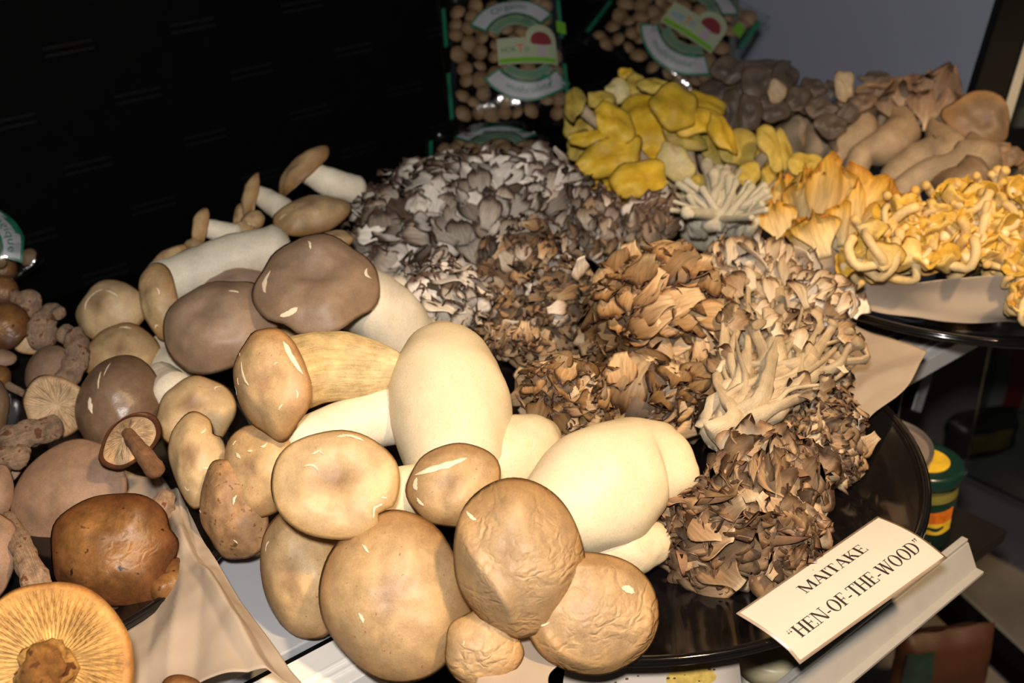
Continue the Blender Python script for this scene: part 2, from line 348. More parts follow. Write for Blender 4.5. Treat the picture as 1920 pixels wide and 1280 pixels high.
M['oys_stem'] = cap_mat('oyster_stem', [(0, (0.40, 0.31, 0.21)), (1, (0.26, 0.18, 0.11))], 0.3, 50, 0.55, fib=0.3)
M['black_gloss'] = plain('black_glazed_plate', (0.006, 0.005, 0.005), 0.12, coat=0.3, vary=0.2)
M['paper'] = plain('brown_parchment', (0.37, 0.295, 0.225), 0.85, vary=0.10, vscale=18, bs_=0.2)
M['card'] = plain('cream_card', (0.62, 0.53, 0.45), 0.35, vary=0.05, vscale=12)
M['card_w'] = plain('white_card', (0.75, 0.72, 0.68), 0.4, vary=0.03)
M['ink'] = plain('black_ink', (0.02, 0.015, 0.012), 0.5)
M['shelf_w'] = plain('pale_shelf_enamel', (0.42, 0.43, 0.46), 0.35, vary=0.06, vscale=10)
M['rail'] = plain('white_price_rail', (0.36, 0.345, 0.32), 0.35, vary=0.05)
M['black'] = plain('black_panel', (0.0012, 0.0012, 0.0013), 0.7, spec=0.05, vary=0.3, vscale=60)
M['black_bar'] = plain('black_frame', (0.0016, 0.0016, 0.0016), 0.5, spec=0.06)
M['grey_panel'] = plain('grey_side_panel', (0.27, 0.29, 0.37), 0.5, vary=0.04, vscale=4)
M['alu'] = plain('dull_aluminium', (0.22, 0.22, 0.21), 0.4, metal=0.6)
M['floor'] = plain('lower_floor', (0.10, 0.088, 0.08), 0.7, vary=0.3, vscale=7)
# ------------------------------------------------------------------ SETTING
def box_st(name, c, ax, ay, az, m, bevel=None, kind='structure'):
    b = MB(); b.quad_box(c, ax, ay, az); o = b.build(name, [m], bevel=bevel); o['kind'] = kind; return o
# back wall: slatted black panel along SD, behind everything
W0 = Vector((-0.02, 1.36, 0)); corner = W0+SD*0.405
b = MB(); mid = (corner+W0+SD*-1.3)/2; hl = (corner-(W0+SD*-1.3)).length/2
b.quad_box(mid-SF*0.03+Vector((0, 0, 0.35)), SD*hl, SF*0.02, Vector((0, 0, 0.65)))
wall = b.build('wall_back', [M['black']]); wall['kind'] = 'structure'
b = MB()
M['slot'] = plain('slot_lip', (0.004, 0.004, 0.0045), 0.5, spec=0.15)
for row in range(11):
    for k in range(14):
        q = corner-SD*(0.12+k*0.115+(row % 2)*0.055); z = -0.05+row*0.052
        b.quad_box(q-SF*0.009+Vector((0, 0, z)), SD*0.022, SF*0.0035, Vector((0, 0, 0.0016)))
        b.quad_box(q-SF*0.009+Vector((0, 0, z+0.006)), SD*0.022, SF*0.0015, Vector((0, 0, 0.0016)))
sl = b.build('slot_lips', [M['slot']], wall); sl['kind'] = 'stuff'
# end panel (grey) from corner to the front post
post = Vector((0.52, 1.35, 0)); ed = (post-corner); el = ed.length; ed.normalize(); en = Vector((-ed.y, ed.x, 0))
box_st('wall_end', (corner+post)/2+Vector((0, 0, 0.3))+en*0.006, ed*el/2, en*0.005, Vector((0, 0, 0.55)), M['grey_panel'])
pl = P(1812, 195, 0.12); pt = CAM+ray(1872, 0)*depth(pl); pv = (pt-pl).normalized()
sx = (Rv-pv*Rv.dot(pv)).normalized(); sy = pv.cross(sx)
box_st('trim_1', pl+pv*0.1+sx*0.016, sx*0.0165, sy*0.012, pv*0.4, M['black_bar'], 0.002)
box_st('trim_2', pl+pv*0.1+sx*0.0375, sx*0.005, sy*0.012, pv*0.4, M['alu'], 0.001)
# upper shelf overhead, out of view: it keeps the shop lamp off the back half of the display
ce = Vector((0.227, 0.423, 0.80)); cd_ = 0.70
box_st('unseen_upper_shelf', ce-SF*cd_/2-SD*0.2+Vector((0, 0, 0.01)), SD*1.2, SF*cd_/2, Vector((0, 0, 0.01)), M['black_bar'])
# shelf that the plates stand on: its front edge passes P(1755,662,0)
edge0 = P(1775, 655, -0.004)
back_d = 0.62
c0 = edge0-SF*(back_d/2+0.045)
o = thing('display_shelf', 'display shelf under the black plates, pale along its front edge', 'shelf', c0)
b = MB(); b.quad_box(edge0-SF*(0.045+0.085)+SD*(-0.55)+Vector((0, 0, -0.008)), SD*0.85, SF*0.085, Vector((0, 0, 0.008))); b.build('front_board', [M['shelf_w']], o, bevel=0.001)
b = MB(); b.quad_box(edge0-SF*(0.217+0.24)+SD*(-0.55)+Vector((0, 0, -0.009)), SD*0.85, SF*0.24, Vector((0, 0, 0.009))); b.build('back_board', [M['black_bar']], o, bevel=0.001)
b = MB(); b.quad_box(edge0-SF*0.018+SD*(-0.55)+Vector((0, 0, -0.008)), SD*0.85, SF*0.018, Vector((0, 0, 0.008)))
for k in (0.010, 0.017): b.quad_box(edge0-SF*k+SD*(-0.55)+Vector((0, 0, 0.0008)), SD*0.85, SF*0.0012, Vector((0, 0, 0.001)))
o = b.build('shelf_edge_strip', [M['card_w']], bevel=0.0006); tag(o, 'ridged white strip along the front of the display shelf', 'shelf edge')
b = MB(); b.quad_box(edge0-SF*0.0405+SD*(-0.55)+Vector((0, 0, -0.013)), SD*0.85, SF*0.0036, Vector((0, 0, 0.008)))
o = b.build('shelf_channel', [M['black_bar']]); tag(o, 'narrow black channel behind the white shelf strip', 'channel')
# lower shelf and floor
box_st('floor', Vector((0.3, 1.2, -0.425)), (1.8, 0, 0), (0, 1.6, 0), (0, 0, 0.01), M['floor'])
b = MB(); M['dark_shelf'] = plain('dark_lower_shelf', (0.012, 0.011, 0.010), 0.35, vary=0.3, vscale=12, spec=0.2)
b.quad_box(edge0-SF*0.11+SD*(-0.50)+Vector((0, 0, -0.148)), SD*0.505, SF*0.19, Vector((0, 0, 0.006)))
o = b.build('lower_shelf', [M['dark_shelf']], bevel=0.001); tag(o, 'dark lower shelf that the jars and tin stand on', 'shelf')
# white price rail in front of the lower shelf
rA, rB = P(1300, 1412, -0.03), P(1806, 1012, -0.03); rd = (rB-rA).normalized(); rn = Vector((rd.y, -rd.x, 0))
rc = (rA+rB)/2; rl = (rB-rA).length/2
rr_ = thing('price_rail', 'long white price rail under the lower edge of the lettered sign', 'rail', rc)
b = MB(); b.quad_box(rc+rn*0.001, rd*rl, rn*0.0025, Vector((0, 0, 0.003))); b.build('rail_top_lip', [M['rail']], rr_, bevel=0.0008)
tl = nrm(rn*0.55+Vector((0, 0, -1)))
b = MB(); b.quad_box(rc+rn*0.003+tl*0.010, rd*rl, tl*0.010, tl.cross(rd)*0.0012); b.build('rail_front', [M['rail']], rr_, bevel=0.0006)
b = MB(); b.quad_box(rc+rn*0.003+tl*0.020+rn*0.002, rd*rl, rn*0.004, Vector((0, 0, 0.0015))); b.build('rail_bottom_lip', [M['rail']], rr_, bevel=0.0006)
b = MB(); b.quad_box(rc-rn*0.004+Vector((0, 0, -0.026)), rd*rl, rn*0.002, Vector((0, 0, 0.02))); b.build('rail_back', [M['dark_shelf']], rr_)
# black plates
def plate(label, c, R, z0=0.0, h=0.026):
    root = thing('black_plate', label, 'plate', Vector((c[0], c[1], z0)))
    pr = [(0.001, 0.005), (R*0.5, 0.005), (R*0.70, 0.005), (R*0.76, 0.007), (R*0.83, 0.012), (R*0.965, h-0.002), (R*0.985, h+0.0005), (R, h), (R*1.004, h-0.003),
          (R*0.985, h-0.006), (R*0.85, 0.008), (R*0.75, 0.002), (R*0.70, 0.0), (R*0.5, 0.0), (0.001, 0.0)]
    b = MB(); b.lathe(root.location, pr, 96); b.build('dish', [M['black_gloss']], root, smooth=True)
    b = MB(); b.lathe(root.location+Vector((0, 0, h+0.0005)), [(R*0.978, 0.0), (R*0.985, 0.0014), (R*0.997, 0.0014), (R*1.004, 0.0), (R*0.99, -0.002), (R*0.978, 0)], 96)
    b.build('rim', [M['black_gloss']], root, smooth=True)
    return root
PC = (0.064, 0.738)
plate('round black plate under the king oysters and brown maitake', PC, 0.213)
plate('black plate under the chanterelles and orange fan mushrooms', (0.40, 1.045), 0.20, 0.022)
plate('black plate under the shiitake and brown paper', (-0.37, 0.70), 0.205, 0.0, 0.02)
plate('black plate holding the grey maitake in front of the back wall', (-0.03, 1.155), 0.165, 0.0, 0.02)
# papers
def paper(name, label, rows, m, seed, crinkle=0.0015, n=40, folds=()):
    G = [[P(*q) for q in r] for r in rows]
    mid = [spline(r, n) for r in G]; v = []
    cols = [spline([mid[j][i] for j in range(len(mid))], n) for i in range(n)]
    for j in range(n):
        for i in range(n):
            q = cols[i][j].copy(); e = Vector((seed, seed*2, 0))
            U_, V_ = i/(n-1), j/(n-1)
            for fx, fy, fa_, fh, fw in folds:
                dd = (U_-fx)*math.cos(fa_)+(V_-fy)*math.sin(fa_); q.z += fh*max(0, 1-abs(dd)/fw)
            q.z += crinkle*(noise.noise(q*28+e)*1.4+abs(noise.noise(q*14+e*2))*2+noise.noise(q*70+e)*0.4)
            v.append(q)
    me = mesh(name, v, grid_faces(n, n), m); o = link(name, me)
    sd = o.modifiers.new('thick', 'SOLIDIFY'); sd.thickness = 0.0004
    tag(o, label, 'paper'); return o
paper('parchment_paper', 'brown parchment sheet creased beside the dark shiitake caps',
      [[(210, 880, .010), (262, 890, .012), (318, 918, .016), (352, 960, .020)],
       [(190, 1010, .010), (270, 1030, .012), (350, 1035, .020), (403, 1062, .022)],
       [(200, 1160, .010), (300, 1140, .014), (400, 1125, .034), (470, 1155, .024)],
       [(230, 1340, .014), (330, 1300, .020), (460, 1260, .036), (575, 1290, .026)]], M['paper'], 3, 0.0030, 64, folds=[(.5, .6, .5, .007, .12), (.72, .7, -.2, .006, .10), (.35, .8, 1.0, .005, .15), (.6, .4, 1.3, .004, .10)])
paper('parchment_paper', 'brown parchment corner sticking out behind the maitake over the plate rim',
      [[(1480, 640, .030), (1560, 600, .034), (1640, 628, .040), (1738, 660, .042)],
       [(1480, 720, .028), (1560, 700, .031), (1630, 700, .036), (1702, 725, .038)],
       [(1480, 800, .022), (1550, 790, .026), (1600, 790, .030), (1640, 775, .032)],
       [(1480, 870, .014), (1520, 860, .018), (1560, 850, .024), (1592, 828, .028)]], M['paper'], 5, 0.0014, 48, folds=[(.45, .5, -.6, .004, .14), (.7, .4, .9, .003, .1)])
paper('parchment_paper', 'brown parchment lining curled up around the chanterelles',
      [[(1440, 480, .060), (1520, 450, .066), (1600, 490, .075), (1690, 530, .080), (1800, 520, .085), (1880, 520, .088), (1990, 540, .09)],
       [(1460, 515, .052), (1540, 510, .055), (1610, 530, .062), (1700, 552, .068), (1800, 550, .070), (1888, 555, .072), (1990, 580, .07)],
       [(1490, 535, .048), (1560, 545, .048), (1620, 562, .052), (1710, 580, .054), (1810, 585, .056), (1898, 592, .056), (1990, 610, .05)],
       [(1520, 552, .047), (1575, 566, .046), (1640, 585, .047), (1720, 598, .047), (1820, 606, .047), (1912, 606, .047), (1990, 640, .045)]], M['paper'], 7, 0.0012)
paper('parchment_paper', 'flat parchment lining peeking out under the king oyster caps',
      [[(960, 1170, .030), (1000, 1180, .030), (1040, 1190, .030), (1080, 1200, .030)],
       [(930, 1215, .031), (970, 1220, .031), (1010, 1225, .031), (1060, 1235, .031)],
       [(900, 1260, .031), (950, 1260, .031), (990, 1260, .031), (1030, 1265, .031)],
       [(880, 1330, .031), (940, 1330, .031), (990, 1320, .031), (1030, 1300, .031)]], M['paper'], 9, 0.001)
# ------------------------------------------------------------------ KING OYSTERS
G_ = [M['king'], M['gill_pale']]; GP = [M['king_pale'], M['gill_pale']]; GG = [M['king_grey'], M['gill_pale']]; GW = [M['king_wrinkle'], M['gill_pale']]; GR = [M['king_rough'], M['gill_pale']]
def king(label, cap, r, rot, n, mats, **k):
    k.setdefault('p', 2.6); k.setdefault('t0', 0.26); k.setdefault('lump', .055); k.setdefault('out', .085)
    return mushroom('king_oyster_mushroom', label, 'mushroom', cap, r, rot, n, mats, stem_m=k.pop('sm', M['white']), **k)
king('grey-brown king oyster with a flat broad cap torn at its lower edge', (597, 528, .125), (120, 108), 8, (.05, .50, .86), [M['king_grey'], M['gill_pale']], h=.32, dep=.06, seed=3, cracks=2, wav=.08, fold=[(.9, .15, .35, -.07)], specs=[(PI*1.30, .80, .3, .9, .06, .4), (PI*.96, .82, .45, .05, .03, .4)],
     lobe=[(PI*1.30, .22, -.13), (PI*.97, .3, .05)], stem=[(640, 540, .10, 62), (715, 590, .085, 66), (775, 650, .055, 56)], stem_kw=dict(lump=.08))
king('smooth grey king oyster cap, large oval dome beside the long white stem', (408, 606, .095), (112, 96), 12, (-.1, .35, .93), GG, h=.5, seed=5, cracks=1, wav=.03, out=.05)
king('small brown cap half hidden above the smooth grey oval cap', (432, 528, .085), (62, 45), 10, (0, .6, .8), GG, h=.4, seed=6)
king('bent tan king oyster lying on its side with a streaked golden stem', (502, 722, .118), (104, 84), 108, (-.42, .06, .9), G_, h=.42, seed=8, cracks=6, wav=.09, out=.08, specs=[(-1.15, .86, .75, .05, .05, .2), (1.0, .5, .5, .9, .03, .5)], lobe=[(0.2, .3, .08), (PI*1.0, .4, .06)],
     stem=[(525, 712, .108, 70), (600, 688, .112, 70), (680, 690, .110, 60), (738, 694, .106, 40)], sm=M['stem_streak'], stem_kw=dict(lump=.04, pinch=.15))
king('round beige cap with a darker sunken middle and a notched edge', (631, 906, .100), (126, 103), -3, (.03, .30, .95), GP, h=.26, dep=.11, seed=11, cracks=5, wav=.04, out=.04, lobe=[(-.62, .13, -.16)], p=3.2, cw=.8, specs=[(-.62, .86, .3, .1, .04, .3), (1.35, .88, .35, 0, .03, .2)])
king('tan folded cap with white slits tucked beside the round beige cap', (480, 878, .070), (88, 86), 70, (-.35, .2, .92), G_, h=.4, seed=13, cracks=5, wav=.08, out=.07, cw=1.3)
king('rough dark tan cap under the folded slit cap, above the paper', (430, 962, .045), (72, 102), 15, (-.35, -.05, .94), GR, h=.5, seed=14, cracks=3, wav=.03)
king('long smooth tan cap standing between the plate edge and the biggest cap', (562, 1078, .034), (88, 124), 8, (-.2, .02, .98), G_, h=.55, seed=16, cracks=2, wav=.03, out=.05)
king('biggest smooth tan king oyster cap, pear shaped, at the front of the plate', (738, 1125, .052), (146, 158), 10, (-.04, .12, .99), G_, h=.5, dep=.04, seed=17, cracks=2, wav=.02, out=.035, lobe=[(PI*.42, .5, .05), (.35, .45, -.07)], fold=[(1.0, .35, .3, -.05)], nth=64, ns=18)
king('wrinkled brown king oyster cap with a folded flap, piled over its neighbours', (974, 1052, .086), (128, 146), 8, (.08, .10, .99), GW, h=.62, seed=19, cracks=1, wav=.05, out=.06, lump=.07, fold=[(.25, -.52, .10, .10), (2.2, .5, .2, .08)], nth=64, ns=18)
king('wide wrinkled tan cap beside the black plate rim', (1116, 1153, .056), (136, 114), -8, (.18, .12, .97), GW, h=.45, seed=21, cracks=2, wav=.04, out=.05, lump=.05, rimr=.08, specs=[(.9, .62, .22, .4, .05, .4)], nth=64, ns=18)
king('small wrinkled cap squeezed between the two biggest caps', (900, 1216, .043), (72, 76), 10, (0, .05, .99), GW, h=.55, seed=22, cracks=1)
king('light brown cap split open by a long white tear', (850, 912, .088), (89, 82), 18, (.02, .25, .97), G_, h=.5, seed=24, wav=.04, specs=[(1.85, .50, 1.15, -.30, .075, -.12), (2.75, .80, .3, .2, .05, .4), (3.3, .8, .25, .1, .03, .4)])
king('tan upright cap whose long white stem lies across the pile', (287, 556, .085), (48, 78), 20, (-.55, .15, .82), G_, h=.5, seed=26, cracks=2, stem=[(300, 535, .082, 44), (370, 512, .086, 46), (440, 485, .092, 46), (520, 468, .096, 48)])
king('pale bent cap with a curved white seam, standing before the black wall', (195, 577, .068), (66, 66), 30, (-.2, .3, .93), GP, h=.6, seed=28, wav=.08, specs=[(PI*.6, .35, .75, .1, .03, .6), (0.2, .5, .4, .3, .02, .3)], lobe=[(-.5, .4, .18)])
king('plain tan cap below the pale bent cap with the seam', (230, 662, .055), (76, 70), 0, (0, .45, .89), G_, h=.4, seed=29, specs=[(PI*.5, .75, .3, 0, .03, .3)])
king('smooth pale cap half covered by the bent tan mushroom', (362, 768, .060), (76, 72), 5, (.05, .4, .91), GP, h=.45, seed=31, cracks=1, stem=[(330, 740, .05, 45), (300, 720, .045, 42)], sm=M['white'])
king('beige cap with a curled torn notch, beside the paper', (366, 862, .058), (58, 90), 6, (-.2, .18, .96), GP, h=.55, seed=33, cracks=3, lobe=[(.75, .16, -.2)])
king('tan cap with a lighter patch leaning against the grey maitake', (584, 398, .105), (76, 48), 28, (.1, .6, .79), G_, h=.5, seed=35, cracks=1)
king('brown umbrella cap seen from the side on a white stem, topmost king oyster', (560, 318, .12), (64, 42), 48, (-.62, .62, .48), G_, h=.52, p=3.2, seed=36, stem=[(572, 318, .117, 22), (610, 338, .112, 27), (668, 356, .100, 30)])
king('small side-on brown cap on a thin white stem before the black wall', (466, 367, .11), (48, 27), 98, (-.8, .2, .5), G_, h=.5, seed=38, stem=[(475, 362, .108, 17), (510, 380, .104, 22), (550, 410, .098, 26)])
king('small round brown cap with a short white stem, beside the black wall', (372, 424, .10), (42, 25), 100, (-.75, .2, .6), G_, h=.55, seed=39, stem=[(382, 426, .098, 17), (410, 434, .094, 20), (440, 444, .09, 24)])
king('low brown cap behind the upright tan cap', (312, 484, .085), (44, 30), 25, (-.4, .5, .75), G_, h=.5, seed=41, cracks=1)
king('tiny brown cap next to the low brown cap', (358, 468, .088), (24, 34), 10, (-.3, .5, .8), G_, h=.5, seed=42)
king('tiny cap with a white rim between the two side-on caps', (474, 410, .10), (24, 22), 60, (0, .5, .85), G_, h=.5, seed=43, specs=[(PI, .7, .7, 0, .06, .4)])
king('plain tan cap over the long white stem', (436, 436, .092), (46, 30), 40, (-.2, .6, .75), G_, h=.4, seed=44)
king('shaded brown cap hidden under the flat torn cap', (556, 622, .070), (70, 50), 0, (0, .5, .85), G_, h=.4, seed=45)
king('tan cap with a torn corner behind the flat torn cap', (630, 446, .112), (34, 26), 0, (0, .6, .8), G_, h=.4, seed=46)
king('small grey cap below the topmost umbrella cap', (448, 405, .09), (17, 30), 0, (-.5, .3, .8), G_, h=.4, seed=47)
def bulb(label, pts, m=None, **k):
    q = [P(*x[:3]) for x in pts]; root = thing('king_oyster_mushroom', label, 'mushroom', q[0]-Vector((0, 0, .01)))
    k.setdefault('nseg', 40); k.setdefault('nl', 34)
    pxtube(root, 'stem', pts, m or M['cream'], **k); return root
bulb('large egg-shaped cream king oyster bulb at the top of the pile', [(852, 870, .075, 92), (845, 800, .085, 112), (838, 730, .098, 110), (830, 660, .108, 76), (827, 634, .112, 44)], lump=.035, seed=2)
bulb('big cream lemon-shaped bulb with a pinched cut end by the brown maitake', [(1010, 985, .055, 66), (1070, 948, .06, 104), (1130, 912, .064, 118), (1195, 876, .066, 96), (1238, 868, .066, 76), (1254, 866, .064, 60)], lump=.045, seed=5, pinch=.30, round1=False)
bulb('short cream stem wedged between the egg-shaped and lemon-shaped bulbs', [(890, 905, .06, 62), (955, 860, .065, 74), (1000, 832, .068, 62), (1022, 818, .068, 40)], lump=.05, seed=7)
bulb('small cream stem end below the lemon-shaped bulb', [(1110, 1040, .03, 50), (1180, 1025, .032, 56), (1236, 1015, .032, 40)], lump=.08, seed=9)
bulb('plain white stem lying under the streaked golden stem', [(560, 835, .075, 50), (640, 805, .08, 52), (720, 780, .082, 56), (790, 770, .08, 58)], M['white'], lump=.03, seed=11)
bulb('white stem stub between the round beige cap and the pear-shaped cap', [(690, 950, .07, 46), (750, 925, .072, 48), (800, 910, .07, 44)], M['cream'], lump=.03, seed=12)
bulb('pale stem piece in the shade beside the white maitake', [(735, 545, .075, 40), (765, 590, .06, 46), (790, 640, .05, 40)], M['white'], lump=.1, seed=14)
bulb('white stem showing between the plain tan cap and the grey oval cap', [(300, 660, .04, 34), (320, 700, .04, 40), (330, 740, .035, 36)], M['white'], lump=.05, seed=15)
# ------------------------------------------------------------------ SHIITAKE
SH = [M['shi'], M['shi_gill']]; SG = [M['shi_grey'], M['shi_gill']]; ST = [M['shi_tan'], M['shi_gill']]
def shi(label, cap, r, rot, n, mats, **k):
    k.setdefault('p', 2.2); k.setdefault('t0', .2); k.setdefault('curl', .25)
    lo = lambda z: .018+(z-.02)*.72 if z > .02 else z
    cap = (cap[0], cap[1], lo(cap[2]))
    if 'stem' in k: k['stem'] = [(a, b_, lo(z), r_) for a, b_, z, r_ in k['stem']]
    return mushroom('shiitake_mushroom', label, 'mushroom', cap, r, rot, n, mats, stem_m=k.pop('sm', M['shi_stem']), **k)
fk = dict(lump=.18, lsc=1.5)
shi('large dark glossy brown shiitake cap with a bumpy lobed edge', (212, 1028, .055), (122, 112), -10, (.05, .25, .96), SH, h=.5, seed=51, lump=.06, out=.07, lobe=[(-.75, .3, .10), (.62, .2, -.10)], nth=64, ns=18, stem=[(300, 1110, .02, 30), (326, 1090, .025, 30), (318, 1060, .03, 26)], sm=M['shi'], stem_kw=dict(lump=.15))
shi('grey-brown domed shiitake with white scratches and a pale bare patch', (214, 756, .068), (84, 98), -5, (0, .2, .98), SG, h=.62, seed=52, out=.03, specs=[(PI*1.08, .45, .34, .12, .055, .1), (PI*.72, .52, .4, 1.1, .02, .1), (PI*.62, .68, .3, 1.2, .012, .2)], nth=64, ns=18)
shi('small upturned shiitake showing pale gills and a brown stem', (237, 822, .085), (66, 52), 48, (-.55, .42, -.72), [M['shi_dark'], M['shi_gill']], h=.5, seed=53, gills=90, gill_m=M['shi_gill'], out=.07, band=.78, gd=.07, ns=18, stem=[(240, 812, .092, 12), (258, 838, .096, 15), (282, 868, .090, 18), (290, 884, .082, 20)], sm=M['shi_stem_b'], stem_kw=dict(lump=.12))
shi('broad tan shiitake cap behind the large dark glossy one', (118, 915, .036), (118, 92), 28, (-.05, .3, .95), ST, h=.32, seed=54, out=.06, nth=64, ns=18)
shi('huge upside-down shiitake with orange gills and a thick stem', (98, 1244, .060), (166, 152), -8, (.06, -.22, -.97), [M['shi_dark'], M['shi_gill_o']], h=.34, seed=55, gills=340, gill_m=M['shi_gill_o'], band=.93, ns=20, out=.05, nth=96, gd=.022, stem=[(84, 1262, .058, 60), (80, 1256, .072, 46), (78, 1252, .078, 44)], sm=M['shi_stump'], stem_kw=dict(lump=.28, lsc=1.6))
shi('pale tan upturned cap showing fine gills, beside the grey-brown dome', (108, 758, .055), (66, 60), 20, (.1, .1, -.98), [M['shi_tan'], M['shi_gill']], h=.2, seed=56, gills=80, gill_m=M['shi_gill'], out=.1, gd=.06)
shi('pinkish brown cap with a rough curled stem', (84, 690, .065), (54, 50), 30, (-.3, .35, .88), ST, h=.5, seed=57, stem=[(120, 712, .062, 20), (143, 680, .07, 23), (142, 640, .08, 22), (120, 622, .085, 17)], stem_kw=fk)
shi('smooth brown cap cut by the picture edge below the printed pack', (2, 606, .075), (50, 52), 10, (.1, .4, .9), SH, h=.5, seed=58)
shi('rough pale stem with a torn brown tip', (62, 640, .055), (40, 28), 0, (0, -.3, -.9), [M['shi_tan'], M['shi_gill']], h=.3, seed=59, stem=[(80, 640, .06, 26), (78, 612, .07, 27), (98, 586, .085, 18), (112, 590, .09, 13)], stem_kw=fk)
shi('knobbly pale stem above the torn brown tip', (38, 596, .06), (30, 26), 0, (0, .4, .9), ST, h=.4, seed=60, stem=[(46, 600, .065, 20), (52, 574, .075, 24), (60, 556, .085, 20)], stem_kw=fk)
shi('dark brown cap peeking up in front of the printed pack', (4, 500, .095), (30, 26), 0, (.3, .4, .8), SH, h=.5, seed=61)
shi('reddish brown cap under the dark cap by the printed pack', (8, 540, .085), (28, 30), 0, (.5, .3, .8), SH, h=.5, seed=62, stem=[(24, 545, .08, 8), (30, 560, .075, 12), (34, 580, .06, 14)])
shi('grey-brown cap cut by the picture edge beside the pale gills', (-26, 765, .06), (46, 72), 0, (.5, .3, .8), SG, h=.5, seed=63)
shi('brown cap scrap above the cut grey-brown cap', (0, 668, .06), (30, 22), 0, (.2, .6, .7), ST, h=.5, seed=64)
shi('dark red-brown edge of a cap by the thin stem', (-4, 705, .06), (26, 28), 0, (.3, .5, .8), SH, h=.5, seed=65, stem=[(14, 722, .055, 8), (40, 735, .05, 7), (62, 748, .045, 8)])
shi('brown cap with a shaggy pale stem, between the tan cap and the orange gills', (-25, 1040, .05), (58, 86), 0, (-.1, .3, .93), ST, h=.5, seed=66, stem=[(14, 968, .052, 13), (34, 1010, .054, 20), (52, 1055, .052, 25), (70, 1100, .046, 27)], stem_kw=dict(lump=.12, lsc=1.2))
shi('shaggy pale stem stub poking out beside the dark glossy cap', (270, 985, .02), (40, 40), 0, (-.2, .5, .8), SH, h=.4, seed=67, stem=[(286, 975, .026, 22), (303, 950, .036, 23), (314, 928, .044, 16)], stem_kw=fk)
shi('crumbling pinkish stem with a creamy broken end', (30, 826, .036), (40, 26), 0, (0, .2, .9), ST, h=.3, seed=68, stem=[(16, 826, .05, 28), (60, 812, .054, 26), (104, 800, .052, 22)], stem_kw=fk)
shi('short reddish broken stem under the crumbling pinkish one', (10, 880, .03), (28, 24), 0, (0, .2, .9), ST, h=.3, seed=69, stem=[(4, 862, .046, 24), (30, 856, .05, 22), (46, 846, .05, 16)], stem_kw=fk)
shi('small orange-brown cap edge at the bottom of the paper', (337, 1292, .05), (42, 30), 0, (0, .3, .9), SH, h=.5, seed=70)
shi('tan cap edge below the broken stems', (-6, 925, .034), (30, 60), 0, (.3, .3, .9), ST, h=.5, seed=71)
# ------------------------------------------------------------------ FRONDS (maitake and fan mushrooms)
def frond_mesh(name, mats, seed, wid=0.62, curl=0.35, cup=0.25, ruf=0.10, stem=0.16, tip=0.25, lobes=0.12, nu=9, nv=9, thick=0.05, ridge=0.0, tilt=0.0):
    rnd = random.Random(seed); ph = [rnd.uniform(0, 2*PI) for _ in range(6)]; sk = rnd.uniform(-0.25, 0.25); cl = curl*rnd.uniform(0.5, 1.4); cu = cup*rnd.uniform(-0.4, 1.3)
    v, uv, f, mi = [], [], [], []
    for side in (0, 1):
        for j in range(nv):
            t = j/(nv-1)
            q = min(1, max(0, (t-0.08)/0.62)); wv = stem+(wid-stem)*q*q*(3-2*q)
            if t > 0.72: wv *= math.sqrt(max(0.03, 1-((t-0.72)/0.295)**2))
            for i in range(nu):
                u = 2*i/(nu-1)-1
                x = u*wv*(1+0.08*math.sin(5*t+ph[0]))+sk*t*t*0.5
                edge = 1-tip*0.4*u*u+lobes*math.cos(3.3*u+ph[1])*0.5+lobes*0.5*math.cos(7*u+ph[2])
                y = t*(1+(edge-1)*t**2)
                z = -cl*t**2.2+cu*u*u*wv*0.8+ruf*math.sin(3.6*u+ph[3])*t**2+ruf*0.6*math.sin(7.5*u+ph[4])*t**3+0.10*math.sin(4*t+ph[5])
                if ridge: z += ridge*math.cos(i*PI)*(0.3+t)*(1 if side else 0.3)
                th = thick*(1-t**3*0.85)*(1-abs(u)**4*0.6)
                v.append((x, y, z-(th if side else 0))); uv.append((u*0.5*wv/wid+0.5, t+(1-t)*abs(u)**6*min(1, max(0, (t-0.4)/0.3))))
        fs = grid_faces(nu, nv, off=side*nu*nv, flip=side == 0); f += fs; mi += [side]*len(fs)
    n = nu*nv
    per = [i for i in range(nu)]+[j*nu+nu-1 for j in range(1, nv)]+[(nv-1)*nu+i for i in range(nu-2, -1, -1)]+[j*nu for j in range(nv-2, 0, -1)]
    for k in range(len(per)):
        a, c = per[k], per[(k+1) % len(per)]; f.append((a, c, c+n, a+n)); mi.append(0)
    return mesh(name, v, f, mats, mi, uv=uv, fixn=True)
def orient(d, face):
    y = d.normalized(); z = (face-y*face.dot(y))
    if z.length < 1e-4: z = y.orthogonal()
    z.normalize(); x = y.cross(z); return Matrix((x, y, z)).transposed()
def put_frond(root, me, pos, d, face, s, sw=1.0, name='frond'):
    o = bpy.data.objects.new(name, me); COL.objects.link(o); o.parent = root
    m3 = orient(d, face)@Matrix.Diagonal((s*sw, s, s))
    o.matrix_local = Matrix.Translation(pos-root.location)@m3.to_4x4(); return o
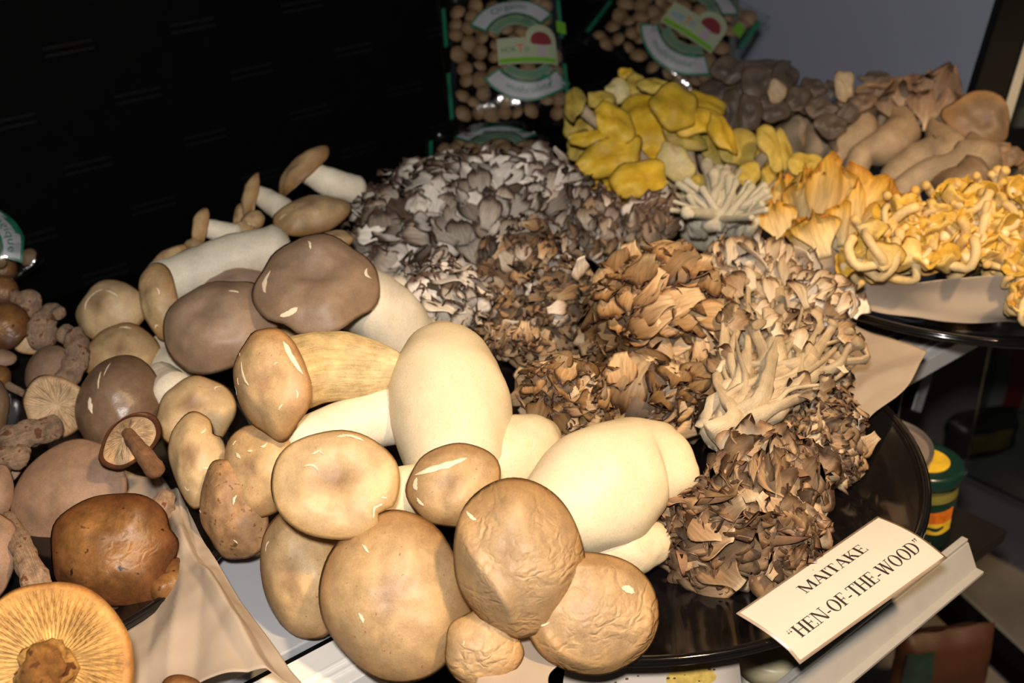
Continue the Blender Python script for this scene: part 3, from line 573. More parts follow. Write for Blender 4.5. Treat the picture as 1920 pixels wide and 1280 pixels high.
def core_blob(root, blobs, m, seed, k=0.72):
    v, f = [], []; L = root.location
    for bi, (px, py, z, rx, ry, rz) in enumerate(blobs):
        c = P(px, py, z); d = depth(c)/F; nu, nv = 20, 12; o = len(v)
        for j in range(nv):
            a = PI*j/(nv-1)
            for i in range(nu):
                b_ = 2*PI*i/nu; q = Vector((math.sin(a)*math.cos(b_), math.sin(a)*math.sin(b_), math.cos(a)))
                r = k*(1+0.35*noise.noise(q*2.2+Vector((seed, bi, 0)))+0.15*noise.noise(q*6+Vector((seed, bi, 0))))
                v.append(c+Rv*q.x*rx*d*r+Uv*q.y*ry*d*r+Tv*q.z*rz*d*r-L); v[-1].z = max(v[-1].z, .008-L.z)
        f += grid_faces(nu, nv, True, o)
    return link('base', mesh('base', v, f, m, fixn=True), root)
def maitake(label, blobs, n, protos, size, seed, corem, flow=None, nw=0.8, fw=0.7, rw=0.35, up=0.2, face_n=1.0, face_min=-0.15, group=None, sw=(0.8, 1.2), name='maitake_mushroom', k=0.72, sink=0.0):
    rnd = random.Random(seed); c0_ = P(*blobs[0][:3])
    root = thing(name, label, 'mushroom', Vector((c0_.x, c0_.y, c0_.z-0.02)), group)
    core_blob(root, blobs, corem, seed, k)
    area = [b[3]*b[4]+b[3]*b[5]+b[4]*b[5] for b in blobs]; tot = sum(area)
    cand = []; tries = 0
    while len(cand) < n and tries < n*60:
        tries += 1
        bi = rnd.choices(range(len(blobs)), area)[0]; px, py, z, rx, ry, rz = blobs[bi]
        q = Vector((rnd.gauss(0, 1), rnd.gauss(0, 1), rnd.gauss(0, 1))).normalized()
        if q.z < face_min: continue
        c = P(px, py, z); d = depth(c)/F; rr = rnd.uniform(0.82, 1.04)
        pos = c+Rv*q.x*rx*d*rr+Uv*q.y*ry*d*rr+Tv*q.z*rz*d*rr
        inside = pos.z < .014
        for bj, (x2, y2, z2, a2, b2, r2) in enumerate(blobs):
            if bj == bi: continue
            w_ = pos-P(x2, y2, z2); dd = depth(pos)/F
            if (w_.dot(Rv)/(a2*dd))**2+(w_.dot(Uv)/(b2*dd))**2+(w_.dot(Tv)/(r2*dd))**2 < 0.6: inside = True
        if inside: continue
        s = rnd.uniform(*size)*d
        if any((pos-o[0]).length < 0.28*min(s, o[4]) for o in cand): continue
        nn = (Rv*q.x/rx+Uv*q.y/ry+Tv*q.z/rz).normalized()
        fl = flow(pos, px, py) if flow else Vector((0, 0, 0))
        fl = fl-nn*fl.dot(nn)
        if fl.length > 1e-5: fl.normalize()
        rv = Vector((rnd.gauss(0, 1), rnd.gauss(0, 1), rnd.gauss(0, 1)))
        dr = nn*nw+fl*fw+rv*rw*0.6+Vector((0, 0, up))
        fc = nn*face_n+Vector((0, 0, 0.3))+rv.cross(dr)*0.25
        cand.append((pos, dr.normalized(), fc, nn, s))
    for pos, dr, fc, nn, s in cand:
        put_frond(root, rnd.choice(protos), pos-dr*s*0.75-nn*s*sink, dr, fc, s, rnd.uniform(*sw))
    return root
def away(px0, py0, z0):
    c = P(px0, py0, z0)
    def fl(pos, a, b):
        v = pos-c; return v.normalized()
    return fl
def protos(name, top, und, n, seed, **k):
    return [frond_mesh(name, [top, und], seed+i, **k) for i in range(n)]
M['mt_brown'] = frond_mat('maitake_brown_top', [(0, (0.62, 0.45, 0.27)), (0.30, (0.44, 0.29, 0.155)), (0.62, (0.37, 0.225, 0.105)), (0.82, (0.25, 0.135, 0.055)), (0.94, (0.06, 0.028, 0.013))], 0.42, 0.45, (0.5, 1.45))
M['mt_brown_u'] = frond_mat('maitake_cream_underside', [(0, (0.66, 0.52, 0.36)), (0.7, (0.60, 0.45, 0.28)), (0.97, (0.24, 0.13, 0.07))], 0.2, 0.7)
M['mt_grey'] = frond_mat('maitake_grey_top', [(0, (0.60, 0.52, 0.43)), (0.45, (0.54, 0.46, 0.38)), (0.74, (0.36, 0.27, 0.20)), (0.88, (0.06, 0.036, 0.024))], 0.4, 0.6, (0.35, 1.35))
M['mt_grey_u'] = frond_mat('maitake_white_underside', [(0, (0.76, 0.68, 0.59)), (0.76, (0.74, 0.66, 0.57)), (0.90, (0.12, 0.075, 0.05))], 0.25, 0.7, (0.5, 1.25))
M['mt_pale'] = frond_mat('maitake_pale_top', [(0, (0.70, 0.58, 0.42)), (0.6, (0.62, 0.48, 0.33)), (0.86, (0.50, 0.36, 0.22)), (0.97, (0.13, 0.075, 0.04))], 0.25, 0.6, (0.75, 1.1))
M['mt_dark'] = frond_mat('maitake_dark_top', [(0, (0.52, 0.39, 0.25)), (0.35, (0.40, 0.26, 0.145)), (0.78, (0.31, 0.19, 0.10)), (0.96, (0.075, 0.04, 0.02))], 0.4, 0.6, (0.55, 1.2))
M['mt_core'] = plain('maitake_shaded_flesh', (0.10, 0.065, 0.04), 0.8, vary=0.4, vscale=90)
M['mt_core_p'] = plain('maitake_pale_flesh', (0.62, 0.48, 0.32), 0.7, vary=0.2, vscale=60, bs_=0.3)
M['mt_branch'] = cap_mat('maitake_branch_flesh', [(0, (0.72, 0.60, 0.42)), (0.7, (0.64, 0.50, 0.33)), (1, (0.50, 0.36, 0.21))], 0.25, 60, 0.6, fib=0.5)
PB = protos('brown_frond', M['mt_brown'], M['mt_brown_u'], 12, 100, wid=0.39, curl=0.18, cup=-0.25, ruf=0.045, tip=0.42, lobes=0.08, nu=9, nv=11)
PGf = protos('grey_frond', M['mt_grey'], M['mt_grey_u'], 10, 200, wid=0.42, curl=0.25, cup=0.25, ruf=0.08, tip=0.35, lobes=0.12)
PGw = protos('white_frond', M['mt_grey_u'], M['mt_grey_u'], 6, 240, wid=0.45, curl=0.25, cup=0.3, ruf=0.08, tip=0.35, lobes=0.12)
PP = protos('pale_frond', M['mt_pale'], M['mt_brown_u'], 8, 300, wid=0.32, curl=0.35, cup=0.5, ruf=0.10, tip=0.3, lobes=0.15, stem=0.13)
PDk = protos('dark_frond', M['mt_dark'], M['mt_brown_u'], 12, 400, wid=0.54, curl=0.28, cup=0.25, ruf=0.11, tip=0.35, lobes=0.16, nu=11, nv=11)
PS = protos('ragged_frond', M['mt_dark'], M['mt_grey_u'], 8, 500, wid=0.34, curl=0.35, cup=0.35, ruf=0.12, tip=0.3, lobes=0.2)
# grey maitake pile behind
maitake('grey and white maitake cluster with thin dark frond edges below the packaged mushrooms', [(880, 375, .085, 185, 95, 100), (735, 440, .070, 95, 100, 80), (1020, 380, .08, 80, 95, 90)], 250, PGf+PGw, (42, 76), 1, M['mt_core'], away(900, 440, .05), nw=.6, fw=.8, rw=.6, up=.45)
maitake('white flower-like maitake tuft with curled petals behind the egg-shaped bulb', [(835, 552, .075, 84, 72, 60)], 90, PGw, (44, 74), 2, M['mt_core'], away(860, 590, .05), nw=.6, fw=.9, rw=.5, up=.2)
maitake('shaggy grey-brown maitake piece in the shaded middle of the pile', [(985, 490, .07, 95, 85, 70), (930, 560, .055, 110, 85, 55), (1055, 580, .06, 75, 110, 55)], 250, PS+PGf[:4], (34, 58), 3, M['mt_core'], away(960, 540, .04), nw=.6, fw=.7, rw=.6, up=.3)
maitake('frayed brown maitake tuft just above the egg-shaped bulb', [(968, 640, .055, 62, 36, 45)], 70, PS, (32, 54), 4, M['mt_core'], away(985, 610, .06), nw=.5, fw=1.0, rw=.5)
maitake('small pinkish grey maitake rosette in front of the yellow oysters', [(1225, 405, .085, 62, 48, 50)], 46, protos('rosette_frond', frond_mat('rosette_top', [(0, (0.5, 0.38, 0.27)), (0.6, (0.36, 0.25, 0.17)), (0.85, (0.28, 0.18, 0.12)), (0.97, (0.09, 0.05, 0.03))], 0.3, 0.6), M['mt_grey_u'], 5, 600, wid=0.42, curl=0.15, cup=-0.25, ruf=0.03, tip=0.5, lobes=0.05, thick=0.12), (48, 74), 5, M['mt_core'], away(1190, 440, .05), nw=.5, fw=.8, rw=.25, up=.5)
maitake('narrow grey-brown maitake fringe beside the small rosette', [(1120, 420, .075, 62, 70, 60)], 80, PGf+PS[:3], (32, 54), 6, M['mt_core'], away(1120, 470, .05), nw=.6, fw=.7, rw=.5, up=.5)
# the big brown maitake
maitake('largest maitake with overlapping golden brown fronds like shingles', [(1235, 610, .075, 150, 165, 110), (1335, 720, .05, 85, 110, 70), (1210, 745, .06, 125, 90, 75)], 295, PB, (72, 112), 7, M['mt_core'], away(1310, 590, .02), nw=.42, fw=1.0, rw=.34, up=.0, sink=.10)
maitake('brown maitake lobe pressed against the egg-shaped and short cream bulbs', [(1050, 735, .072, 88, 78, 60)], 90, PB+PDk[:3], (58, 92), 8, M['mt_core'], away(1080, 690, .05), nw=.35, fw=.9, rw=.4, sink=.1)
# pale side of it, with the white branching base
rt = maitake('pale branching maitake with cream stalks and dark-tipped fronds by the parchment corner', [(1420, 500, .085, 110, 60, 55), (1530, 575, .075, 90, 62, 50), (1420, 700, .035, 95, 110, 50)], 170, PP+PGw[:2], (50, 84), 9, M['mt_core_p'], away(1380, 700, .03), nw=.45, fw=1.0, rw=.35, up=.35)
rnd = random.Random(5)
for k in range(110):
    a = rnd.uniform(-0.15, 1.05); q = rnd.random(); sx_, sy_ = 1345+q*120+rnd.uniform(-10, 10), 815-q*115+rnd.uniform(-22, 14)
    ex, ey = 1385+a*215+rnd.uniform(-15, 15), 560+a*85+rnd.uniform(-30, 60)-30*math.sin(a*PI)
    z0, z1 = .060+rnd.uniform(-.012, .016), .088+rnd.uniform(-.025, .010); t_ = rnd.choice((.45, .6, .8, 1.0))
    ex, ey, z1 = sx_+(ex-sx_)*t_, sy_+(ey-sy_)*t_, z0+(z1-z0)*t_
    w0, w1 = rnd.uniform(-22, 30), rnd.uniform(-22, 30); r0 = rnd.uniform(5, 11)
    pxtube(rt, 'branch', [(sx_-8, sy_+14, z0-.004, r0*2.2), (sx_+(ex-sx_)*.3+w0, sy_+(ey-sy_)*.3+w0*.5, z0+(z1-z0)*.3+.006, r0*1.3), (sx_+(ex-sx_)*.65+w1, sy_+(ey-sy_)*.65+w1*.5, z0+(z1-z0)*.65+.006, r0*.8), (ex, ey, z1, r0*.6), (ex+rnd.uniform(-18, 26), ey-rnd.uniform(8, 30), z1+.005, r0*1.1)], M['mt_branch'], nseg=8, nl=14, lump=.3, seed=k, flat=rnd.uniform(1.2, 2.6), fa=V(rnd.uniform(-1, 1), .3, .6))
    if k % 2 == 0 or t_ < .7:
        p_ = P(ex, ey-8, z1+.006); d_ = depth(p_)/F; dr_ = nrm(Vector((rnd.uniform(-.4, .8), rnd.uniform(.1, .7), rnd.uniform(.1, .6))))
        put_frond(rt, (PP+PDk)[rnd.randrange(14)], p_-dr_*.008, dr_, V(rnd.uniform(-.8, .8), .4, .6), rnd.uniform(36, 66)*d_, 1.1)
maitake('dark ragged maitake edge hanging over the parchment and plate rim', [(1535, 690, .055, 55, 75, 50), (1570, 820, .042, 55, 95, 45), (1490, 800, .05, 60, 70, 45)], 240, PS+PP[:3]+PDk[:3], (36, 62), 10, M['mt_core'], away(1440, 740, .04), nw=.7, fw=.7, rw=.6, up=.15)
maitake('dark brown maitake with big papery fronds, lying nearest the lettered sign', [(1440, 900, .055, 115, 95, 70), (1330, 1000, .035, 95, 105, 60), (1450, 1010, .04, 95, 80, 55)], 230, PDk, (74, 126), 11, M['mt_core'], away(1400, 1000, .02), nw=.45, fw=.8, rw=.6, up=.25)
# ------------------------------------------------------------------ YELLOW OYSTERS
def cluster_caps(name, label, caps, zf, mats_of, base, dep=.12, seed=0, stem_m=None, big=1.0, jit=.006):
    c = P(*base); root = thing(name, label, 'mushroom', c)
    for i, (px, py, r1, r2, rot, n, mk) in enumerate(caps):
        z = (zf(px, py) if callable(zf) else zf)+jit*math.sin(i*2.4+seed); ctr = P(px, py, z); d = depth(ctr)/F; R1, R2 = r1*d*big, r2*d*big; R = (R1+R2)/2; a = V(*n); fr = frame(a, rot)
        S = cap_shape(h=.34, p=2.6, dep=dep, t0=.2, wav=.20, out=.18, lump=.08, seed=seed+i, curl=.5)
        build_cap(root, S, ctr-a*R*.1, fr, R1, R2, R, mats_of(mk), 36, 9)
        if stem_m is not None and i % 2 == 0:
            e = c+(ctr-c)*0.25; tube(root, 'stem', [ctr-a*R*.2, (ctr-a*R*1.2+e)/2, e], [R*.32, R*.25, R*.3], stem_m, nseg=10, nl=8, seed=i)
    return root
gm = lambda k: {'g': [M['gold'], M['gold_u']], 'o': [M['gold_o'], M['gold_u']], 'p': [M['gold_u'], M['gold_u']]}[k]
gold = [(1075, 190, 22, 46, 10, (-.5, .5, .6), 'o'), (1097, 230, 38, 38, 0, (-.3, .2, .9), 'o'), (1147, 226, 42, 36, -60, (.2, .3, .9), 'g'), (1214, 208, 60, 44, 10, (-.1, .55, .8), 'g'),
        (1222, 248, 66, 52, 40, (-.2, .2, .95), 'g'), (1263, 203, 52, 44, 60, (.3, .3, .9), 'g'), (1312, 193, 50, 32, -15, (.2, .6, .75), 'g'), (1308, 226, 44, 30, 10, (.1, .3, .9), 'g'),
        (1140, 295, 66, 38, 12, (-.1, .25, .95), 'g'), (1132, 362, 58, 36, -25, (-.2, .2, .95), 'g'), (1206, 336, 60, 36, 12, (.1, .2, .95), 'g'), (1222, 292, 46, 26, 20, (0, .4, .9), 'g'),
        (1288, 256, 48, 26, -24, (.2, .5, .8), 'o'), (1270, 302, 42, 30, -40, (.1, .1, .95), 'p'), (1338, 270, 30, 38, 0, (.1, .3, .9), 'o'), (1354, 246, 24, 46, 20, (.4, .4, .8), 'g'),
        (1385, 278, 36, 40, 0, (.1, .2, .95), 'o'), (1418, 282, 28, 30, 0, (.3, .2, .9), 'o'), (1448, 278, 26, 44, 15, (.5, .3, .8), 'o'), (1474, 290, 26, 44, 15, (.5, .3, .8), 'o'),
        (1508, 306, 36, 32, 0, (.3, .4, .8), 'o'), (1527, 322, 20, 22, 0, (.3, .3, .9), 'o'), (1440, 330, 38, 28, 20, (.1, .3, .9), 'o'), (1128, 184, 26, 24, 0, (0, .5, .8), 'o'), (1190, 158, 22, 34, 0, (-.1, .5, .8), 'o'),
        (1173, 136, 15, 13, 0, (0, .4, .9), 'g'), (1126, 396, 40, 20, -30, (-.2, .1, .9), 'o'), (1085, 275, 30, 28, 0, (-.4, .1, .9), 'o'), (1108, 255, 34, 18, 0, (-.2, .5, .8), 'g'), (1255, 390, 30, 22, 0, (0, .2, .9), 'o'),
        (1160, 172, 26, 24, 0, (0, .3, .9), 'p'), (1225, 160, 30, 20, 0, (.1, .6, .8), 'o'), (1180, 265, 32, 30, 0, (-.1, .3, .9), 'g'), (1300, 345, 26, 20, 0, (-.2, .2, .9), 'o'), (1402, 330, 24, 26, 0, (0, .3, .9), 'o')]
gr = cluster_caps('golden_oyster_mushroom', 'bright yellow oyster mushroom cluster with a white stalked base', gold, lambda x, y: .075+.075*max(0, min(1, (400-y)/230)), gm, (1350, 415, .05), dep=.04, seed=700, stem_m=M['oys_u'], big=1.08, jit=.010)
M['gold_stem'] = cap_mat('golden_oyster_white_stalk', [(0, (0.58, 0.55, 0.46)), (1, (0.64, 0.60, 0.46))], 0.2, 60, 0.6, fib=0.4)
rnd = random.Random(9)
for k in range(34):
    an = math.radians(rnd.uniform(-5, 185)); ln = rnd.uniform(60, 112); sx_, sy_ = 1352+rnd.uniform(-28, 28), 412+rnd.uniform(-10, 16); w0 = rnd.uniform(-12, 12)
    ex, ey = 1352+math.cos(an)*ln*.92, 405-math.sin(an)*ln; r0 = rnd.choice((4, 5, 6, 8, 12))
    pxtube(gr, 'stalk', [(sx_, sy_, .082, r0*1.5), ((sx_*.6+ex*.4)+w0, (sy_*.6+ey*.4), .094, r0), (sx_*.2+ex*.8+w0*.4, sy_*.2+ey*.8, .104, r0*.8), (ex, ey, .108, r0*1.1)], M['gold_stem'], nseg=8, nl=10, lump=.15, seed=k)
pxtube(gr, 'base', [(1300, 425, .055, 44), (1350, 420, .06, 50), (1400, 425, .055, 46)], M['gold_stem'], lump=.2, seed=4)
for k in range(16):
    a = rnd.uniform(-1, 1); pxtube(gr, 'stalk', [(1355+a*55, 440, .07, 9), (1355+a*70, 415-rnd.uniform(0, 20), .085, 8), (1355+a*88, 380-rnd.uniform(0, 25), .092, 6)], M['gold_stem'], nseg=8, nl=9, lump=.15, seed=k+40)
# orange fans with gills
M['fan_top'] = frond_mat('orange_fan_top', [(0, (0.72, 0.56, 0.16)), (0.7, (0.74, 0.50, 0.06)), (0.97, (0.60, 0.30, 0.02))], 0.25, 0.5, (0.85, 1.1))
M['fan_gill'] = frond_mat('orange_fan_gills', [(0, (0.78, 0.62, 0.36)), (0.55, (0.74, 0.52, 0.22)), (0.88, (0.70, 0.40, 0.06)), (1.0, (0.40, 0.16, 0.02))], 0.45, 0.6, (0.85, 1.1))
PF = protos('fan', M['fan_gill'], M['fan_top'], 8, 800, wid=0.52, curl=-0.25, cup=-0.5, ruf=0.13, tip=0.35, lobes=0.12, nu=21, nv=12, ridge=0.010)
fans = [(1535, 468, 1520, 320, 130, (-.2, .3, .9)), (1565, 470, 1572, 300, 150, (.1, .2, .95)), (1575, 470, 1645, 335, 150, (.2, .3, .9)), (1480, 450, 1470, 330, 110, (-.4, .3, .85)), (1590, 480, 1690, 400, 120, (.1, .4, .9)),
        (1520, 475, 1475, 420, 90, (-.3, .4, .85)), (1600, 470, 1605, 350, 120, (0, .5, .85)), (1620, 450, 1660, 350, 100, (.3, .5, .8)), (1545, 480, 1530, 395, 95, (-.1, .3, .9)), (1640, 470, 1720, 380, 90, (.3, .6, .7)), (1585, 460, 1575, 380, 90, (.2, .2, .9)),
        (1470, 455, 1450, 380, 80, (-.3, .4, .8)), (1500, 440, 1530, 320, 110, (-.1, .5, .8))]
fr_ = thing('orange_fan_mushroom', 'orange-yellow fan mushroom cluster with ribbed gills and frilled rims', 'mushroom', P(1560, 480, .05))
for i, (x0, y0, x1, y1, s, n) in enumerate(fans):
    a = P(x0, y0, .062+i*.001); b_ = PD(x1, y1, depth(a)-.012+.006*(i % 4)); ln = (b_-a).length
    put_frond(fr_, PF[i % 8], a, b_-a, V(*n), ln*1.03, (.62, .8, .95)[i % 3], 'fan')
# ------------------------------------------------------------------ CHANTERELLES: single small mushrooms heaped on the far plate
M['ch_cap'] = cap_mat('chanterelle_yellow_skin', [(0, (0.62, 0.36, 0.05)), (0.6, (0.70, 0.44, 0.07)), (1.0, (0.66, 0.38, 0.04))], 0.3, 150, 0.45)
M['ch_und'] = cap_mat('chanterelle_ribs', [(0, (0.78, 0.60, 0.30)), (1.0, (0.70, 0.45, 0.10))], 0.25, 200, 0.6)
M['ch_stem'] = cap_mat('chanterelle_stem', [(0, (0.80, 0.64, 0.38)), (0.7, (0.76, 0.54, 0.24)), (1, (0.70, 0.40, 0.08))], 0.2, 120, 0.5)
M['ch_rust'] = cap_mat('chanterelle_rusty_skin', [(0, (0.36, 0.15, 0.03)), (1.0, (0.60, 0.30, 0.05))], 0.35, 120, 0.5)
def ch_proto(i):
    rnd = random.Random(900+i); root = thing('chanterelle_mushroom', 'x', 'mushroom', (0, 0, 0)); R = 0.0115
    S = cap_shape(h=-.35, p=1.6, dep=.5, t0=.3, wav=.34, out=.22, lump=.05, seed=900+i, curl=1.4)
    fr = (Vector((1, 0, 0)), Vector((0, 1, 0)), Vector((0, 0, 1)))
    build_cap(root, S, Vector((0, 0, 0)), fr, R, R, R, [M['ch_rust'] if i % 6 == 5 else M['ch_cap'], M['ch_und']], 28, 7)
    a0_ = rnd.uniform(0, 2*PI); bl = rnd.uniform(.008, .014); bx, by = math.cos(a0_)*bl, math.sin(a0_)*bl; l = rnd.uniform(.012, .018)
    tube(root, 'stem', [(0, 0, -.005), (bx*.5, by*.5, -l*.6), (bx*1.3, by*1.3, -l*.7), (bx*1.7-by*.4, by*1.7+bx*.4, -l*.1), (bx*1.5-by*.8, by*1.5+bx*.8, l*.3)], [.0036, .0029, .0029, .0031, .0033], M['ch_stem'], nseg=9, nl=12, lump=.1, seed=i)
    return root
chp = [ch_proto(i) for i in range(8)]
def copy_tree(o):
    c = o.copy(); COL.objects.link(c)
    for ch in list(o.children):
        q = ch.copy(); COL.objects.link(q); q.parent = c
    return c
rnd = random.Random(21); chs = []; tries = 0
def inpoly(x, y, poly):
    r = False
    for (x1, y1), (x2, y2) in zip(poly, poly[1:]+poly[:1]):
        if (y1 > y) != (y2 > y) and x < (x2-x1)*(y-y1)/(y2-y1)+x1: r = not r
    return r
chpoly = [(1575, 500), (1640, 430), (1690, 385), (1760, 380), (1790, 350), (1960, 345), (1960, 600), (1915, 575), (1895, 490), (1800, 488), (1690, 486), (1620, 478)]
while len(chs) < 210 and tries < 9000:
    tries += 1; x, y = rnd.uniform(1560, 1960), rnd.uniform(340, 620)
    if not inpoly(x, y, chpoly): continue
    z = .078+.045*max(0, min(1, (540-y)/180))+rnd.uniform(-.006, .012); p = P(x, y, z)
    if any((p-q).length < .0095 for q in chs): continue
    chs.append(p)
for i, p in enumerate(chs):
    o = chp[i] if i < 8 else copy_tree(chp[rnd.randrange(8)])
    o.location = p; a = rnd.choice((0.3, 0.6, 0.9, 1.4, 2.2))
    o.rotation_euler = (rnd.uniform(-1, 1)*a, rnd.uniform(-1, 1)*a, rnd.uniform(0, 2*PI)); s = rnd.uniform(.8, 1.35); o.scale = (s, s, s)
    x_ = 960+F*(p-CAM).dot(Rv)/depth(p); y_ = 640-F*(p-CAM).dot(Uv)/depth(p)
    kd = None if i >= 8 else 'rusty brown' if i == 5 else 'yellow'
    if kd is None: kd = 'rusty brown' if o.children and o.children[0].data.materials[0] == M['ch_rust'] or (len(o.children) > 1 and o.children[1].data.materials[0] == M['ch_rust']) else 'yellow'
    where = ('beside the orange fan mushrooms' if x_ < 1700 else 'along the heap top below the oysters' if y_ < 400 else 'in the row just above the curled parchment' if y_ > 455 else 'mid-heap on the far plate')
    tag(o, 'small %s chanterelle with pale stem, %s' % (kd, where), 'mushroom', '%s chanterelles %s' % (kd, where))
# ------------------------------------------------------------------ GREY OYSTERS at the back
om = lambda k: {'d': [M['oys'], M['oys_u']], 't': [M['oys_tan'], M['oys_u']], 'u': [M['oys_u'], M['oys_u']]}[k]
ozf = lambda x, y: .09+.065*max(0, min(1, (330-y)/200))
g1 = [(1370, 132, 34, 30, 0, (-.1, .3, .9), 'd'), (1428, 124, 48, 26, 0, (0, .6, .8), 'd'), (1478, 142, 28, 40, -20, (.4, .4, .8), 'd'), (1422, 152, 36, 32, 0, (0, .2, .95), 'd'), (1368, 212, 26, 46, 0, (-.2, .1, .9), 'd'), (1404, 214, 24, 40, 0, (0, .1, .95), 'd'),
      (1450, 200, 34, 30, 0, (.1, .2, .95), 'd'), (1345, 170, 36, 34, 0, (-.2, .4, .9), 'd'), (1455, 172, 20, 24, 0, (.2, .1, .95), 'u'), (1400, 180, 30, 34, 0, (0, .2, .95), 'd'), (1500, 190, 30, 30, 0, (.2, .2, .9), 'd')]
g2 = [(1527, 163, 28, 22, 0, (0, .5, .8), 'd'), (1560, 165, 16, 20, 0, (.2, .4, .9), 'd'), (1584, 158, 20, 34, 10, (.2, .1, .95), 'u'), (1648, 143, 34, 16, 0, (0, .6, .75), 'd'), (1645, 168, 42, 16, 5, (0, -.5, .8), 't'), (1687, 158, 18, 18, 0, (.2, .3, .9), 't'),
      (1672, 198, 42, 26, -10, (-.1, .1, .95), 't'), (1540, 200, 32, 26, 0, (0, .3, .9), 'd'), (1590, 200, 28, 30, 0, (0, .2, .95), 'd'), (1622, 190, 28, 24, 0, (-.2, .4, .9), 't'), (1560, 235, 34, 26, 0, (0, .3, .9), 'd')]
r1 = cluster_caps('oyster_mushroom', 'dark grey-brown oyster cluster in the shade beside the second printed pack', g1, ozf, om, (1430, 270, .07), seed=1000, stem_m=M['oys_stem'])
r2 = cluster_caps('oyster_mushroom', 'oyster cluster with orange-brown caps and thick curved stems before the grey panel', g2, ozf, om, (1580, 320, .07), seed=1040, stem_m=M['oys_stem'])
for k, pts in enumerate([[(1478, 290, .075, 22), (1490, 250, .09, 30), (1505, 225, .10, 34), (1515, 205, .11, 28)], [(1530, 290, .075, 28), (1540, 255, .09, 34), (1560, 235, .1, 30)], [(1560, 310, .08, 20), (1580, 275, .095, 24), (1615, 250, .105, 28), (1610, 215, .115, 34), (1590, 200, .118, 36)],
                          [(1600, 325, .085, 22), (1620, 290, .098, 26), (1660, 275, .105, 34), (1690, 250, .112, 34), (1690, 215, .12, 30)], [(1640, 300, .085, 16), (1665, 290, .09, 20), (1690, 270, .1, 24)], [(1600, 300, .07, 26), (1580, 330, .06, 24)]]):
    pxtube(r2, 'stem', pts, M['oys_stem'], lump=.12, seed=k+60)
r3 = thing('oyster_mushroom', 'large tan oyster piece with long bent stems and pointed torn tips', 'mushroom', P(1720, 345, .06))
for k, pts in enumerate([[(1665, 365, .075, 26), (1690, 325, .09, 30), (1740, 300, .10, 40), (1775, 285, .108, 44), (1755, 250, .118, 20), (1746, 225, .124, 7)], [(1680, 370, .08, 26), (1730, 330, .098, 26), (1790, 318, .106, 34), (1828, 300, .112, 44), (1825, 270, .12, 20), (1822, 252, .124, 7)],
                          [(1830, 330, .105, 40), (1800, 345, .10, 34), (1760, 335, .095, 30)], [(1770, 290, .105, 26), (1785, 255, .116, 18), (1776, 232, .122, 7)], [(1700, 320, .085, 34), (1750, 300, .10, 40), (1800, 290, .108, 34)]]):
    pxtube(r3, 'stem', pts, M['oys_stem'] if k != 2 else M['oys_tan'], lump=.10, seed=k+80, flat=1.1)
POf = protos('oyster_fan', M['oys_stem'] if False else frond_mat('oyster_fan_skin', [(0, (0.44, 0.34, 0.23)), (0.6, (0.26, 0.18, 0.12)), (0.97, (0.17, 0.10, 0.06))], 0.4, 0.6), M['mt_grey_u'], 4, 1100, wid=0.5, curl=-.2, cup=-.5, ruf=.14, tip=.2, lobes=.2, nu=15, nv=10, ridge=.008)
for i, (x0, y0, x1, y1) in enumerate([(1715, 235, 1720, 140), (1735, 235, 1780, 145), (1700, 240, 1690, 165), (1745, 250, 1750, 170)]):
    a = P(x0, y0, .115); b_ = PD(x1, y1, depth(a)+.004*i); put_frond(r3, POf[i], a, b_-a, V(0, .2, .95), (b_-a).length, 1.2, 'fan')
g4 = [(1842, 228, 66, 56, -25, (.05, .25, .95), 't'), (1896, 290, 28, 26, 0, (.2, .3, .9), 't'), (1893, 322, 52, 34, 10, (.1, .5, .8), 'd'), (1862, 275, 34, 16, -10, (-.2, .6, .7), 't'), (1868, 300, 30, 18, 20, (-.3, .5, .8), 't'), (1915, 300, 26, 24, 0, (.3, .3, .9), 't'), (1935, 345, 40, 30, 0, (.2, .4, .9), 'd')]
cluster_caps('oyster_mushroom', 'oyster cluster with one broad smooth brown cap by the black post', g4, lambda x, y: .10+.04*max(0, min(1, (330-y)/130)), om, (1870, 345, .07), seed=1200, stem_m=M['oys_stem'])
